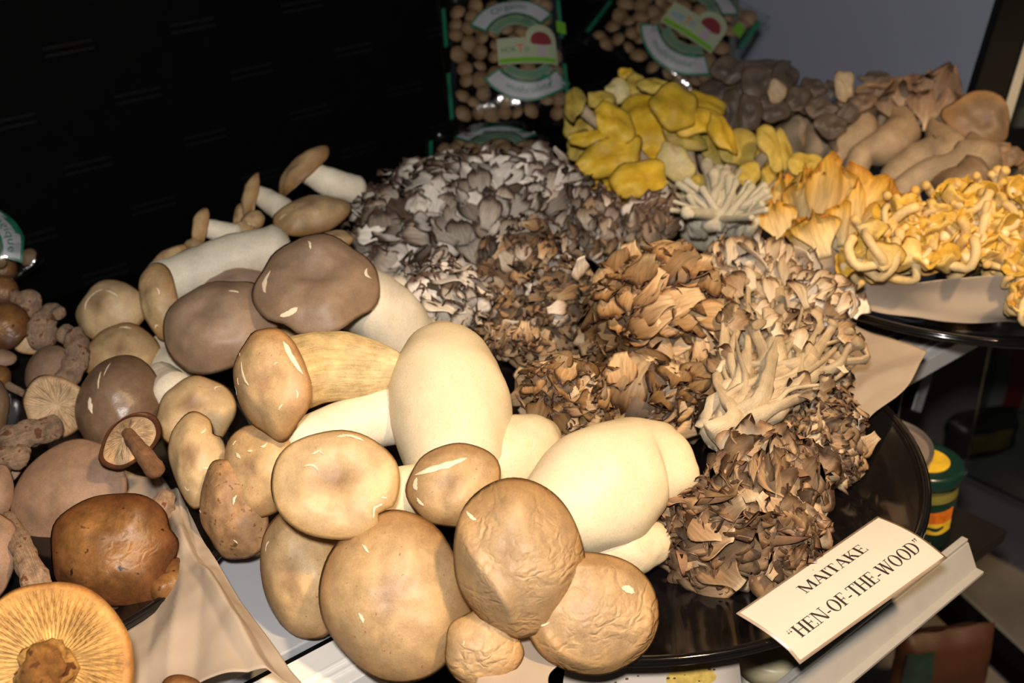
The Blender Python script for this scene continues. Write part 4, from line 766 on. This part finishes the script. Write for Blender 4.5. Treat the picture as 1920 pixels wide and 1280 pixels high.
# ------------------------------------------------------------------ LETTERED SIGN
def glyph(ch):
    """serif capitals as convex polygons, cap height 1; returns (polys, advance)"""
    T, t, sf = .135, .05, .045; o = []
    def st(x, y0=0, y1=1, w=T): o.append([(x, y0), (x+w, y0), (x+w, y1), (x, y1)])
    def ser(xc, y, w=.26): o.append([(xc-w/2, y), (xc+w/2, y), (xc+w/2, y+sf), (xc-w/2, y+sf)])
    def bar(x0, x1, y, h=t): o.append([(x0, y), (x1, y), (x1, y+h), (x0, y+h)])
    def dia(x0, y0, x1, y1, w): o.append([(x0, y0), (x0+w, y0), (x1+w, y1), (x1, y1)])
    def ring(cx, rx, a0, a1, thick, n=18, ry=.52, thin=.045):
        for i in range(n):
            p = [a0+(a1-a0)*(i+k)/n for k in (0, 1)]; q = []
            for a in p: q.append((cx+rx*math.cos(a), .5+ry*math.sin(a)))
            for a in reversed(p): q.append((cx+(rx-thick)*math.cos(a), .5+(ry-thin)*math.sin(a)))
            o.append(q)
    if ch == 'I': st(.09); ser(.157, 0, .3); ser(.157, 1-sf, .3); return o, .33
    if ch == 'H':
        for x in (.09, .56): st(x); ser(x+T/2, 0, .29); ser(x+T/2, 1-sf, .29)
        bar(.15, .6, .49); return o, .80
    if ch == 'E':
        st(.09); bar(.02, .58, 0); bar(.02, .56, 1-t); bar(.15, .44, .49); st(.55, 0, .22, .035); st(.53, .80, 1, .035); st(.42, .40, .62, .035); return o, .66
    if ch == 'F':
        st(.09); ser(.157, 0, .3); bar(.02, .55, 1-t); bar(.15, .42, .47); st(.52, .78, 1, .035); st(.40, .38, .60, .035); return o, .60
    if ch == 'T':
        st(.255); ser(.32, 0, .3); bar(.02, .62, 1-t); st(.02, .78, 1, .035); st(.585, .78, 1, .035); return o, .64
    if ch == 'K':
        st(.09); ser(.157, 0, .29); ser(.157, 1-sf, .29); dia(.17, .40, .55, 1, .06); dia(.52, 0, .27, .56, .15); ser(.62, 0, .3); ser(.58, 1-sf, .28); return o, .77
    if ch == 'M':
        st(.09, w=.05); ser(.115, 0, .26); dia(.42, 0, .07, 1, .14); dia(.45, 0, .78, 1, .05); st(.76); ser(.83, 0, .29); ser(.86, 1-sf, .2); ser(.07, 1-sf, .16); return o, .98
    if ch == 'A':
        dia(.06, 0, .36, 1, .045); dia(.56, 0, .32, 1, .14); bar(.17, .56, .30); ser(.08, 0, .24); ser(.63, 0, .30); return o, .77
    if ch == 'N':
        st(.09, w=.05); dia(.60, 0, .07, 1, .15); st(.68, w=.05); ser(.115, 0, .26); ser(.07, 1-sf, .16); ser(.705, 1-sf, .26); return o, .82
    if ch == 'O': ring(.38, .34, 0, 2*PI, .13, 36); return o, .77
    if ch == 'D':
        st(.09); bar(.02, .34, 0); bar(.02, .34, 1-t); ring(.34, .37, -PI/2, PI/2, .13, 18, .5); return o, .76
    if ch == 'W':
        dia(.26, 0, .05, 1, .14); dia(.28, 0, .50, 1, .045); dia(.66, 0, .44, 1, .14); dia(.70, 0, .92, 1, .045); ser(.10, 1-sf, .26); ser(.50, 1-sf, .24); ser(.94, 1-sf, .22); return o, 1.02
    if ch == '-': bar(.05, .29, .28, .09); return o, .34
    if ch in '\u201c\u201d':
        for x in (.08, .25):
            if ch == '\u201c': o.append([(x, .72), (x+.09, .70), (x+.11, .78), (x+.02, .82)]); o.append([(x, .72), (x+.03, .80), (x+.11, .98), (x+.08, .99)])
            else: o.append([(x, .88), (x+.02, .98), (x+.11, .97), (x+.09, .87)]); o.append([(x+.06, .88), (x+.11, .92), (x+.03, .70), (x, .71)])
        return o, .42
    return o, .25
sgc = [PD(1380, 1150, .735), PD(1645, 968, .800), PD(1775, 1045, .775), PD(1500, 1242, .700)]
sgc = [P(1380, 1150, .036), P(1645, 968, .036), P(1776, 1046, .024), P(1502, 1241, .024)]
sg_n = (sgc[1]-sgc[0]).cross(sgc[3]-sgc[0]).normalized()
if sg_n.z < 0: sg_n = -sg_n
def sgp(u, v, off=0):
    p = sgc[0]*(1-u)*(1-v)+sgc[1]*u*(1-v)+sgc[2]*u*v+sgc[3]*(1-u)*v
    return p+sg_n*(off+0.0035*math.sin(v*PI)*(0.6+0.4*u)-0.002*max(0, v-.8)*5*(1-u))
def sheet(root, name, f, u0, u1, v0, v1, off, m, n=16, thick=None):
    v = [f(u0+(u1-u0)*i/(n-1), v0+(v1-v0)*j/(n-1), off)-root.location for j in range(n) for i in range(n)]
    o = link(name, mesh(name, v, grid_faces(n, n), m), root)
    if thick: sd = o.modifiers.new('t', 'SOLIDIFY'); sd.thickness = thick; sd.offset = 0
    return o
sroot = thing('lettered_sign', 'cream laminated sign reading MAITAKE "HEN-OF-THE-WOOD" leaning on the plate rim', 'sign', sgc[3])
M['laminate'] = plain('laminate_film_edge', (0.36, 0.27, 0.20), 0.25, coat=0.5, vary=0.1)
sheet(sroot, 'laminate', sgp, 0, 1, 0, 1, 0, M['laminate'], thick=.0006)
sheet(sroot, 'card', sgp, .012, .988, .03, .965, .0006, M['card'])
def lay(root, name, f, text, place, m):
    v, fc = [], []; x = 0; L = root.location
    for ch in text:
        ps, adv = glyph(ch)
        for poly in ps:
            b = len(v)
            for (a, c) in poly: v.append((x+a, c))
            fc.append(tuple(range(b, len(v))))
        x += adv
    vv = [f(*place(a/x, c))-L for a, c in v]
    return link(name, mesh(name, vv, fc, m, smooth=False), root)
lay(sroot, 'lettering', sgp, 'MAITAKE', lambda a, c: (.305+.445*a, .335+.0*a-.150*c, .0010), M['ink'])
lay(sroot, 'lettering', sgp, '\u201cHEN-OF-THE-WOOD\u201d', lambda a, c: (.055+.915*a, .770-.030*a-.185*c, .0010), M['ink'])
# stained cream card and small ridged card on the shelf edge
def card(label, px4, m, stain=False, mark=False):
    q = [P(*x) for x in px4]; f = lambda u, v, off=0: q[0]*(1-u)*(1-v)+q[1]*u*(1-v)+q[2]*u*v+q[3]*(1-u)*v+Vector((0, 0, off))
    r = thing('price_card', label, 'card', q[0]); sheet(r, 'card', f, 0, 1, 0, 1, 0, m, 6, .0008)
    if stain:
        v = [f(.72+.13*math.cos(a)*(1+.2*math.sin(3*a)), .42+.42*math.sin(a)*(1+.15*math.cos(2*a)), .0006)-q[0] for a in [2*PI*i/24 for i in range(24)]]
        link('sauce_stain', mesh('sauce_stain', v, [tuple(range(24))], plain('yellow_stain', (.62, .42, .10), .3, vary=.2, vscale=300), smooth=False), r)
        rn = random.Random(3); v, fc = [], []
        for _ in range(12):
            u0, v0, s = rn.uniform(.25, .97), rn.uniform(.1, .7), rn.uniform(.004, .012); b = len(v)
            for i in range(6): v.append(f(u0+s*math.cos(i), v0+s*3*math.sin(i), .0010)-q[0])
            fc.append(tuple(range(b, b+6)))
        o = link('crumb', mesh('crumb', v, fc, M['mt_core'], smooth=False), r); o['kind'] = 'stuff'
    return r
card('cream card with a yellow stain and crumbs under the plate rim', [(1060, 1248, -.012), (1384, 1226, -.012), (1392, 1300, -.02), (1050, 1320, -.02)], M['card'], True)
# ------------------------------------------------------------------ PRINTED PACKS of small mushrooms
def film_mat():
    m, nt, b = new_mat('clear_film'); out = nt.nodes['Material Output']
    tr = nt.nodes.new('ShaderNodeBsdfTransparent'); tr.inputs[0].default_value = (.90, .93, .92, 1)
    gl = nt.nodes.new('ShaderNodeBsdfGlossy'); gl.inputs['Roughness'].default_value = .12
    bp = nt.nodes.new('ShaderNodeBump'); bp.inputs['Strength'].default_value = .5; bp.inputs['Distance'].default_value = .002
    nt.links.new(noise_n(nt, 60, 3), bp.inputs['Height']); nt.links.new(bp.outputs[0], gl.inputs['Normal'])
    mx = nt.nodes.new('ShaderNodeMixShader'); mx.inputs[0].default_value = .07
    nt.links.new(tr.outputs[0], mx.inputs[1]); nt.links.new(gl.outputs[0], mx.inputs[2]); nt.links.new(mx.outputs[0], out.inputs['Surface']); return m
M['film'] = film_mat()
M['pk_green'] = plain('printed_green', (.01, .11, .06), .4); M['pk_white'] = plain('printed_white', (.27, .27, .30), .4, vary=.03)
M['pk_pale'] = plain('printed_pale_green', (.13, .17, .12), .4); M['pk_lime'] = plain('printed_lime', (.10, .26, .012), .4)
M['pk_cream'] = plain('printed_cream', (.25, .28, .19), .4); M['pk_red'] = plain('printed_red', (.50, .02, .02), .4); M['pk_maroon'] = plain('printed_maroon', (.14, .02, .025), .4)
M['pk_blue'] = plain('printed_blue', (.05, .14, .42), .4); M['pk_pink'] = plain('printed_pinkish_white', (.28, .22, .26), .4)
M['beech'] = cap_mat('small_brown_mushroom_skin', [(0, (.20, .11, .052)), (.6, (.24, .14, .072)), (1, (.28, .17, .095))], .25, 120, .45)
dg = None
def text_polys(txt):
    cu = bpy.data.curves.new('t', 'FONT'); cu.body = txt; cu.resolution_u = 3; o = bpy.data.objects.new('t', cu); COL.objects.link(o)
    d = bpy.context.evaluated_depsgraph_get(); me = bpy.data.meshes.new_from_object(o.evaluated_get(d))
    v = [tuple(x.co[:2]) for x in me.vertices]; f = [tuple(p.vertices) for p in me.polygons]
    bpy.data.objects.remove(o); bpy.data.curves.remove(cu); bpy.data.meshes.remove(me); return v, f
def beech_proto():
    S = cap_shape(h=.75, p=2.0, t0=.5, wav=.02, out=.06, lump=.03, seed=4); r = thing('beech_mushroom', 'x', 'mushroom', (0, 0, 0))
    fr = (Vector((1, 0, 0)), Vector((0, 1, 0)), Vector((0, 0, 1))); o = build_cap(r, S, Vector((0, 0, 0)), fr, 1, 1, 1, [M['beech']], 18, 6); me = o.data
    bpy.data.objects.remove(o); bpy.data.objects.remove(r); return me
BM = beech_proto()
def pack(label, glabel, cx, cy, d, rot, hw, hh, seed, face=(0, .22, .97), th=42, words=('Organic', 'mushrooms'), full=True, blue=False, nm=60, loc_lab=''):
    c = PD(cx, cy, d); s = d/F; a = V(*face); e1, e2, e3 = frame(a, rot); rnd = random.Random(seed)
    root = thing('mushroom_pack', label, 'pack', c)
    def T(x, y): return th*max(0, 1-abs(x/hw)**3)**.6*max(0, 1-abs(y/hh)**3)**.6
    def W(x, y, z): return c+e1*x*s+e2*y*s+e3*z*s
    def surf(x, y, off=1.5): return W(x, y, T(x, y)+off+2.0*noise.noise(Vector((x*.03, y*.03, seed))))
    n = 26
    for nm_, sg in (('film', 1), ('film_back', -1)):
        v = []
        for j in range(n):
            for i in range(n):
                x, y = (2*i/(n-1)-1)*hw*1.13, (2*j/(n-1)-1)*hh*1.06
                z = T(x, y)*sg+(3*noise.noise(Vector((x*.035, y*.035, seed+sg)))+1.5*noise.noise(Vector((x*.09, y*.09, seed))))
                v.append(W(x*(1+.04*noise.noise(Vector((y*.03, seed, 0)))), y, z+sg*1.2)-c)
        link(nm_, mesh(nm_, v, grid_faces(n, n), M['film']), root)
    def strip(name, pts, m, off):
        nq = len(pts)//2; v = [surf(x, y, off)-c for x, y in pts]; f = [(2*i, 2*i+2, 2*i+3, 2*i+1) for i in range(nq-1)]
        return link(name, mesh(name, v, f, m), root)
    def arc(name, ox, oy, r0, r1, a0, a1, m, off, n=22):
        k = 5 if n > 4 else 2; v = []
        for j in range(k):
            rr = r0+(r1-r0)*j/(k-1)
            for i in range(n):
                t = math.radians(a0+(a1-a0)*i/(n-1)); v.append(surf(ox+rr*math.cos(t), oy+rr*math.sin(t), off)-c)
        return link(name, mesh(name, v, grid_faces(n, k), m), root)
    def arctext(txt, ox, oy, r, a0, a1, hgt, m, inward=False, off=4.0):
        v, f = text_polys(txt); xs = [q[0] for q in v]; x0, x1 = min(xs), max(xs); vv = []
        for x, y in v:
            t = (x-x0)/(x1-x0); an = math.radians(a0+(a1-a0)*t); rr = r+(-y if inward else y)*hgt/.72
            vv.append(surf(ox+rr*math.cos(an), oy+rr*math.sin(an), off)-c)
        link('lettering', mesh('lettering', vv, f, m, smooth=False), root)
    # seals with green print at the sides
    for sx_ in ((-1, 1) if full else (-1,)):
        for y0, y1 in ((.25, .85), (-.85, -.15)):
            strip('seal_print', [q for k in range(8) for q in ((sx_*hw*1.06, hh*(y0+(y1-y0)*k/7)), (sx_*hw*(1.06-.07), hh*(y0+(y1-y0)*k/7)))], M['pk_green'], 2.0)
    # top banner
    ox, oy = 22, 8
    arc('banner_edge', ox, oy, 62, 97, 151, 41, M['pk_green'], 2.0); arc('banner', ox, oy, 66, 93, 148, 44, M['pk_white'], 2.6)
    arctext(words[0], ox, oy, 74, *((122, 72) if full else (142, 50)), 13, M['pk_green'])
    arc('inner_banner', ox, oy, 40, 60, 146, 40, M['pk_pale'], 2.0)
    tk = []
    for k in range(22):
        t0 = 142-98*k/21; arc('print_tick', ox, oy, 44, 56, t0, t0-2.0, M['pk_green'], 3.0, 2)
    # lower banner
    if full:
        ox2, oy2 = 38, -2
        arc('banner_edge', ox2, oy2, 62, 97, 212, 324, M['pk_green'], 2.0); arc('banner', ox2, oy2, 66, 93, 215, 321, M['pk_white'], 2.6)
        arctext(words[1], ox2, oy2, 84, 238, 300, 12, M['pk_green'], True)
        arc('inner_banner', ox2, oy2, 42, 60, 220, 322, M['pk_pale'], 2.0)
        for k in range(22):
            t0 = 224+94*k/21; arc('print_tick', ox2, oy2, 45, 57, t0, t0+2.0, M['pk_green'], 3.0, 2)
        # badge with round top and toadstool drawing
        def blob(name, pts, m, off): link(name, mesh(name, [surf(x, y, off)-c for x, y in pts], [tuple(range(len(pts)))], m, smooth=False), root)
        bx, by = 40, -6; w_, h_ = 55, 25
        gv, gf = [], []
        for j in range(6):
            for i in range(12): gv.append(surf(bx-w_+2*w_*i/11, by-h_+(2*h_+2)*j/5, 3.6)-c)
        gf += grid_faces(12, 6); o_ = len(gv)
        for j in range(5):
            for i in range(16):
                t = PI*i/15; q_ = .02+.98*j/4; gv.append(surf(bx+27+28*q_*math.cos(t), by+h_+2+26*q_*math.sin(t), 3.6)-c)
        gf += grid_faces(16, 5, off=o_)
        link('badge', mesh('badge', gv, gf, M['pk_cream']), root)
        strip('badge_stripe', [q for k in range(6) for q in ((bx-w_+3+k*(2*w_-6)/5, by-h_+3), (bx-w_+3+k*(2*w_-6)/5, by-h_+12))], M['pk_lime'], 4.8)
        cap_p = [(bx+27+20*math.cos(t), by+18+20*math.sin(t)*(1 if math.sin(t) > 0 else .35)) for t in [2*PI*i/20 for i in range(20)]]
        link('toadstool_cap', mesh('toadstool_cap', [surf(bx+27, by+20, 5.2)-c]+[surf(x, y, 5.2)-c for x, y in cap_p], [(0, 1+i, 1+(i+1) % 20) for i in range(20)], M['pk_maroon']), root)
        blob('toadstool_stem', [(bx+22, by+12), (bx+32, by+12), (bx+36, by-8), (bx+27, by-14), (bx+18, by-8)], M['pk_pink'], 5.0)
        def flat(txt, x0, y0, wd, hg, m):
            v, f = text_polys(txt); xs = [q[0] for q in v]; a0, a1 = min(xs), max(xs)
            link('lettering', mesh('lettering', [surf(x0+(x-a0)/(a1-a0)*wd, y0+y*hg/.72, 5.6)-c for x, y in v], f, m, smooth=False), root)
        if blue:
            flat('HOK', bx-46, by-3, 26, 12, M['pk_blue']); flat('T', bx-18, by-5, 10, 18, M['pk_red']); flat('O', bx-8, by-3, 10, 12, M['pk_blue'])
        else:
            flat('HOK', bx-48, by-2, 28, 11, M['pk_green']); flat('T', bx-19, by-3, 13, 16, M['pk_red']); flat('O', bx-5, by-2, 9, 9, M['pk_green'])
        strip('organic_mark', [(bx+60, 40), (bx+60, 64), (bx+78, 40), (bx+78, 64)], M['pk_lime'], 2.5)
        blob('round_mark', [(70+11*math.cos(t), -62+11*math.sin(t)) for t in [2*PI*i/18 for i in range(18)]], M['pk_green'], 2.6)
    # mushrooms inside, each its own
    pts = []; tr_ = 0
    while len(pts) < nm and tr_ < 6000:
        tr_ += 1; x, y = rnd.uniform(-.86, .86)*hw, rnd.uniform(-.86, .86)*hh; r = rnd.uniform(13, 20)
        if all(math.hypot(x-p[0], y-p[1]) > (r+p[2])*.72 for p in pts) and T(x, y) > 14: pts.append((x, y, r))
    for x, y, r in pts:
        q = W(x, y, T(x, y)-r*1.0-3); vis = q
        o = bpy.data.objects.new('beech_mushroom', BM); COL.objects.link(o); o.location = q
        nn = (e3+e1*rnd.uniform(-.7, .7)+e2*rnd.uniform(-.5, .7)).normalized(); o.rotation_euler = nn.to_track_quat('Z', 'Y').to_euler(); o.scale = (r*s, r*s, r*s*.95)
        gl_ = glabel.replace('inside', 'in the upper half of' if y > 0 else 'in the lower half of')
        tag(o, gl_, 'mushroom', gl_.replace('small round brown mushroom', 'small brown mushrooms'))
    return root
pack('clear pack of small brown mushrooms standing upright, its banner reads Organic', 'small round brown mushroom inside the upright pack', 948, 112, 1.28, 5, 106, 132, 3, nm=75)
pack('tilted clear pack of brown mushrooms before the grey panel, badge partly cut off', 'small round brown mushroom inside the tilted pack', 1262, 52, 1.42, -36, 124, 118, 5, face=(.0, .35, .94), blue=True, nm=70)
pack('clear pack lying under the upright one, mostly hidden by the grey maitake', 'small round brown mushroom inside the lower pack', 915, 322, 1.245, 2, 104, 84, 7, face=(0, .45, .89), full=False, nm=40)
pack('printed pack cut by the picture edge, its banner ending in ologique', 'small round brown mushroom inside the cut-off pack', -66, 468, 1.02, -52, 100, 100, 9, words=('Biologique', ''), full=False, nm=30)
# ------------------------------------------------------------------ JARS, TIN, things on the lower shelf
ZL = -0.142
def solve_h(base, py):
    h = .02
    for _ in range(60):
        q = base+Vector((0, 0, h)); y = 640-F*((q-CAM).dot(Uv))/depth(q); h += (y-py)*depth(q)/F*.9
    return h
M['jar_green'] = plain('green_glass_contents', (.007, .026, .018), .15, coat=.6, vary=.3, vscale=50); M['lid_green'] = plain('green_lid', (.006, .028, .021), .3, coat=.3)
M['olive'] = plain('olive_brine', (.16, .14, .03), .2, coat=.5); M['lab_yel'] = plain('label_yellow', (.70, .45, .03), .4, vary=.15, vscale=100); M['lab_or'] = plain('label_orange', (.62, .15, .01), .4, vary=.3, vscale=120)
M['tin'] = plain('tin_metal', (.42, .38, .34), .35, metal=.8, vary=.1); M['tin_pink'] = plain('tin_rings', (.40, .32, .29), .35, metal=.5); M['jar_white'] = plain('white_jar', (.52, .48, .40), .35); M['cap_red'] = plain('red_cap', (.16, .01, .008), .35)
bs = P(1714, 1000, ZL); h = solve_h(bs, 862); R = .0285
j = thing('pickle_jar', 'green jar with a yellow sticker on its green lid, beside the plate rim', 'jar', bs)
b = MB(); b.lathe(bs, [(.001, 0), (R*.9, 0), (R, .004), (R, h*.60), (R*.98, h*.66)], 40); b.build('glass_body', [M['jar_green']], j, smooth=True)
b = MB(); b.lathe(bs, [(R*.98, h*.655), (R*.96, h*.72), (R*.86, h*.80), (R*.84, h*.86)], 40); b.build('brine', [M['olive']], j, smooth=True)
b = MB(); b.lathe(bs, [(R*.86, h*.83), (R*1.02, h*.83), (R*1.04, h*.86), (R*1.04, h*.97), (R*.98, h), (R*.86, h*.995), (.001, h*.99)], 40); b.build('lid', [M['lid_green']], j, smooth=True)
b = MB(); b.lathe(bs, [(.001, h*1.004), (R*.62, h*1.004), (R*.62, h*.99)], 32); b.build('lid_sticker', [M['lab_yel']], j)
b = MB(); b.lathe(bs+Vector((-.004, .002, 0)), [(.001, h*1.010), (R*.30, h*1.010), (R*.30, h*1.0)], 24); b.build('lid_sticker_spot', [M['pk_white']], j)
def curved(root, name, m, a0, a1, zf0, zf1, rr, n=14, wob=0):
    v = []; dv = (CAM-bs); base = math.atan2(dv.y, dv.x)
    for i in range(n):
        t = i/(n-1); a = base+a0+(a1-a0)*t; u = wob*math.sin(t*PI*2.2)
        for zf in (zf0+u, zf1+u*.6): v.append(bs+Vector((math.cos(a)*rr, math.sin(a)*rr, h*zf))-bs)
    return link(name, mesh(name, v, [(2*i, 2*i+2, 2*i+3, 2*i+1) for i in range(n-1)], m), root)
curved(j, 'label', M['lab_or'], -1.0, 1.1, .40, .58, R*1.012, wob=.03); curved(j, 'label_banner', M['lab_yel'], -.2, 1.1, .28, .42, R*1.02, wob=.02); curved(j, 'label_stroke', M['jar_green'], .15, .8, .33, .37, R*1.03, wob=.02)
curved(j, 'label_text_strip', M['pk_pale'], -.5, .5, .14, .17, R*1.012)
bs2 = P(1624, 1000, ZL); h2 = solve_h(bs2, 828); R2_ = .041
t = thing('tin_can', 'round metal tin with ringed lid half behind the black plate', 'tin', bs2)
b = MB(); b.lathe(bs2, [(.001, 0), (R2_*.96, 0), (R2_*.97, .004), (R2_*.97, h2-.006)], 48); b.build('body', [M['jar_white']], t, smooth=True)
b = MB(); b.lathe(bs2+Vector((0, 0, h2)), [(R2_*.95, -.007), (R2_*1.0, -.005), (R2_*1.01, -.001), (R2_*.98, .001), (R2_*.95, -.001), (R2_*.94, -.004)], 48); b.build('rim', [M['tin']], t, smooth=True)
b = MB(); b.lathe(bs2+Vector((0, 0, h2-.004)), [(R2_*.95, 0), (R2_*.80, 0), (R2_*.77, .0015), (R2_*.72, .0015), (R2_*.69, 0), (R2_*.5, 0), (R2_*.47, .001), (.001, .001)], 48); b.build('lid', [M['tin_pink']], t, smooth=True)
bs3 = P(1432, 1360, ZL); h3 = solve_h(bs3, 1212)
t = thing('spice_jar', 'white labelled jar with a pale cap under the lettered sign', 'jar', bs3)
b = MB(); b.lathe(bs3, [(.001, 0), (.023, 0), (.024, .003), (.024, h3*.74), (.022, h3*.78)], 36); b.build('body', [M['jar_white']], t, smooth=True)
b = MB(); b.lathe(bs3, [(.020, h3*.77), (.0235, h3*.77), (.0235, h3*.97), (.021, h3), (.001, h3)], 36); b.build('cap', [plain('pale_yellow_cap', (.50, .44, .28), .4)], t, smooth=True)
bs = bs3; h = h3; curved(t, 'label_print', M['jar_green'], -.25, .25, .58, .62, .0245)
bs4 = P(1512, 1345, ZL); h4 = solve_h(bs4, 1236)
t = thing('spice_jar', 'dark red capped jar showing between the sign and the price rail', 'jar', bs4)
b = MB(); b.lathe(bs4, [(.001, 0), (.019, 0), (.020, .003), (.020, h4*.7)], 36); b.build('body', [M['dark_shelf']], t, smooth=True)
b = MB(); b.lathe(bs4, [(.018, h4*.7), (.021, h4*.7), (.021, h4*.98), (.019, h4), (.001, h4)], 36); b.build('cap', [M['cap_red']], t, smooth=True)
# black diagonal floor rail, its glint strip and things beyond
q0, q1 = P(1730, 1085, -.40), P(1990, 1330, -.40); fd = (q1-q0).normalized(); fn = Vector((-fd.y, fd.x, 0)); fl = (q1-q0).length/2
fr0 = thing('floor_rail', 'black rail crossing the pale floor below the price rail', 'rail', (q0+q1)/2)
b = MB(); b.quad_box((q0+q1)/2, fd*fl, fn*.012, Vector((0, 0, .012))); b.build('bar', [M['black_bar']], fr0, bevel=.002)
b = MB(); b.quad_box((q0+q1)/2+fn*.017+Vector((0, 0, .004)), fd*fl, fn*.004, Vector((0, 0, .004))); b.build('glint_strip', [M['alu']], fr0, bevel=.001)  # pale strip stands in for the highlight along the bar

# leaf on the floor rail, packets and a jar in the dark beyond, upright under the shelf
lf = P(1842, 1205, -.385); M['leaf'] = plain('dark_green_leaf', (.012, .022, .010), .5)
lm = frond_mesh('leaf', [M['leaf']], 3, wid=.3, curl=.2, cup=.3, ruf=.05); o = link('fallen_leaf', lm, None, lf); o.matrix_world = Matrix.Translation(lf)@orient(V(-.45, -.9, .1), V(0, .4, .9)).to_4x4()@Matrix.Scale(.045, 4)
tag(o, 'dark narrow leaf lying across the black floor rail', 'leaf')
up = edge0+SD*(-.030)-SF*.030
b = MB(); b.quad_box(up+Vector((0, 0, -.08)), SD*.008, SF*.008, Vector((0, 0, .061))); o = b.build('trim_3', [M['black_bar']]); o['kind'] = 'structure'
b = MB(); b.quad_box(up+SD*.0105+Vector((0, 0, -.08)), SD*.0012, SF*.008, Vector((0, 0, .061))); o = b.build('trim_4', [M['alu']]); o['kind'] = 'structure'
def packet(label, base, wd, ht, dp, m, bands, seed, rot=0):
    r = thing('food_packet', label, 'packet', base); ax = (Matrix.Rotation(rot, 3, 'Z')@Vector((1, 0, 0))); ay = Vector((-ax.y, ax.x, 0)); n = 14
    def sp(u, v, sg, off=0):
        th = dp*max(0, 1-abs(u)**4)**.5*max(0, 1-abs(v)**4)**.5
        return ax*u*wd+ay*(sg*(th+off)+.004*noise.noise(Vector((u*2, v*2, seed+sg))))+Vector((0, 0, ht*(1+v)+.002))
    for nm, sg in (('front', -1), ('back', 1)):
        link(nm, mesh(nm, [sp(2*i/(n-1)-1, 2*j/(n-1)-1, sg) for j in range(n) for i in range(n)], grid_faces(n, n), m), r)
    for nm, mm, u0, u1, v0, v1 in bands:
        link(nm, mesh(nm, [sp(u0+(u1-u0)*i/7, v0+(v1-v0)*j/7, -1, .0012) for j in range(8) for i in range(8)], grid_faces(8, 8), mm), r)
    return r
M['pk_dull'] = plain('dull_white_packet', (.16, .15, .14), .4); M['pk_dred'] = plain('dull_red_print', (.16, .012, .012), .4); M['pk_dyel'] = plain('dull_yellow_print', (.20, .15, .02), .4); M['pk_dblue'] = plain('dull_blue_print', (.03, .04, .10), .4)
packet('white packet with red and yellow print on the floor below the far plate', P(1905, 770, -.413), .06, .075, .03, M['pk_dull'], [('red_print', M['pk_dred'], -.9, -.5, -.9, .9), ('blue_print', M['pk_dblue'], -.2, .4, .1, .6), ('yellow_print', M['pk_dyel'], -.4, .9, -.7, -.3)], 2, .5)
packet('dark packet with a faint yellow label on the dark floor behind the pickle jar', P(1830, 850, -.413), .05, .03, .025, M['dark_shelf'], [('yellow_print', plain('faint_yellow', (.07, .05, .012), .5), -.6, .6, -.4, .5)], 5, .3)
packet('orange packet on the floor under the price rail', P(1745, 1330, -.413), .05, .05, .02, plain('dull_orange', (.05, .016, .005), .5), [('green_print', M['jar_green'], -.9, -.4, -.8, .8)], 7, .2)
packet('pale wrapped packet outside the black post', Vector((.80, 1.66, .03)), .10, .14, .06, plain('pale_wrap', (.55, .52, .44), .25, coat=.4, vary=.3, vscale=30), [('pink_print', M['pk_dred'], -.9, .5, .8, .98)], 9, -.4)
box_st('trim_5', Vector((1.0, 1.75, .01)), (.5, 0, 0), (0, .25, 0), (0, 0, .012), plain('olive_counter', (.14, .125, .09), .5))
# glass end pane of the case, from the front post towards the shopper
gm_, nt, bb = new_mat('pane_glass'); out = nt.nodes['Material Output']; tr = nt.nodes.new('ShaderNodeBsdfTransparent'); tr.inputs[0].default_value = (.86, .90, .88, 1); gl = nt.nodes.new('ShaderNodeBsdfGlossy'); gl.inputs['Roughness'].default_value = .04
fz = nt.nodes.new('ShaderNodeFresnel'); fz.inputs[0].default_value = 1.45; mx = nt.nodes.new('ShaderNodeMixShader'); nt.links.new(fz.outputs[0], mx.inputs[0]); nt.links.new(tr.outputs[0], mx.inputs[1]); nt.links.new(gl.outputs[0], mx.inputs[2]); nt.links.new(mx.outputs[0], out.inputs['Surface'])
pb = Vector((pl.x, pl.y, 0))+Rv*.05
box_st('window_1', pb+SF*.22+Vector((0, 0, .15)), SF*.20, SD*.002, Vector((0, 0, .45)), gm_)
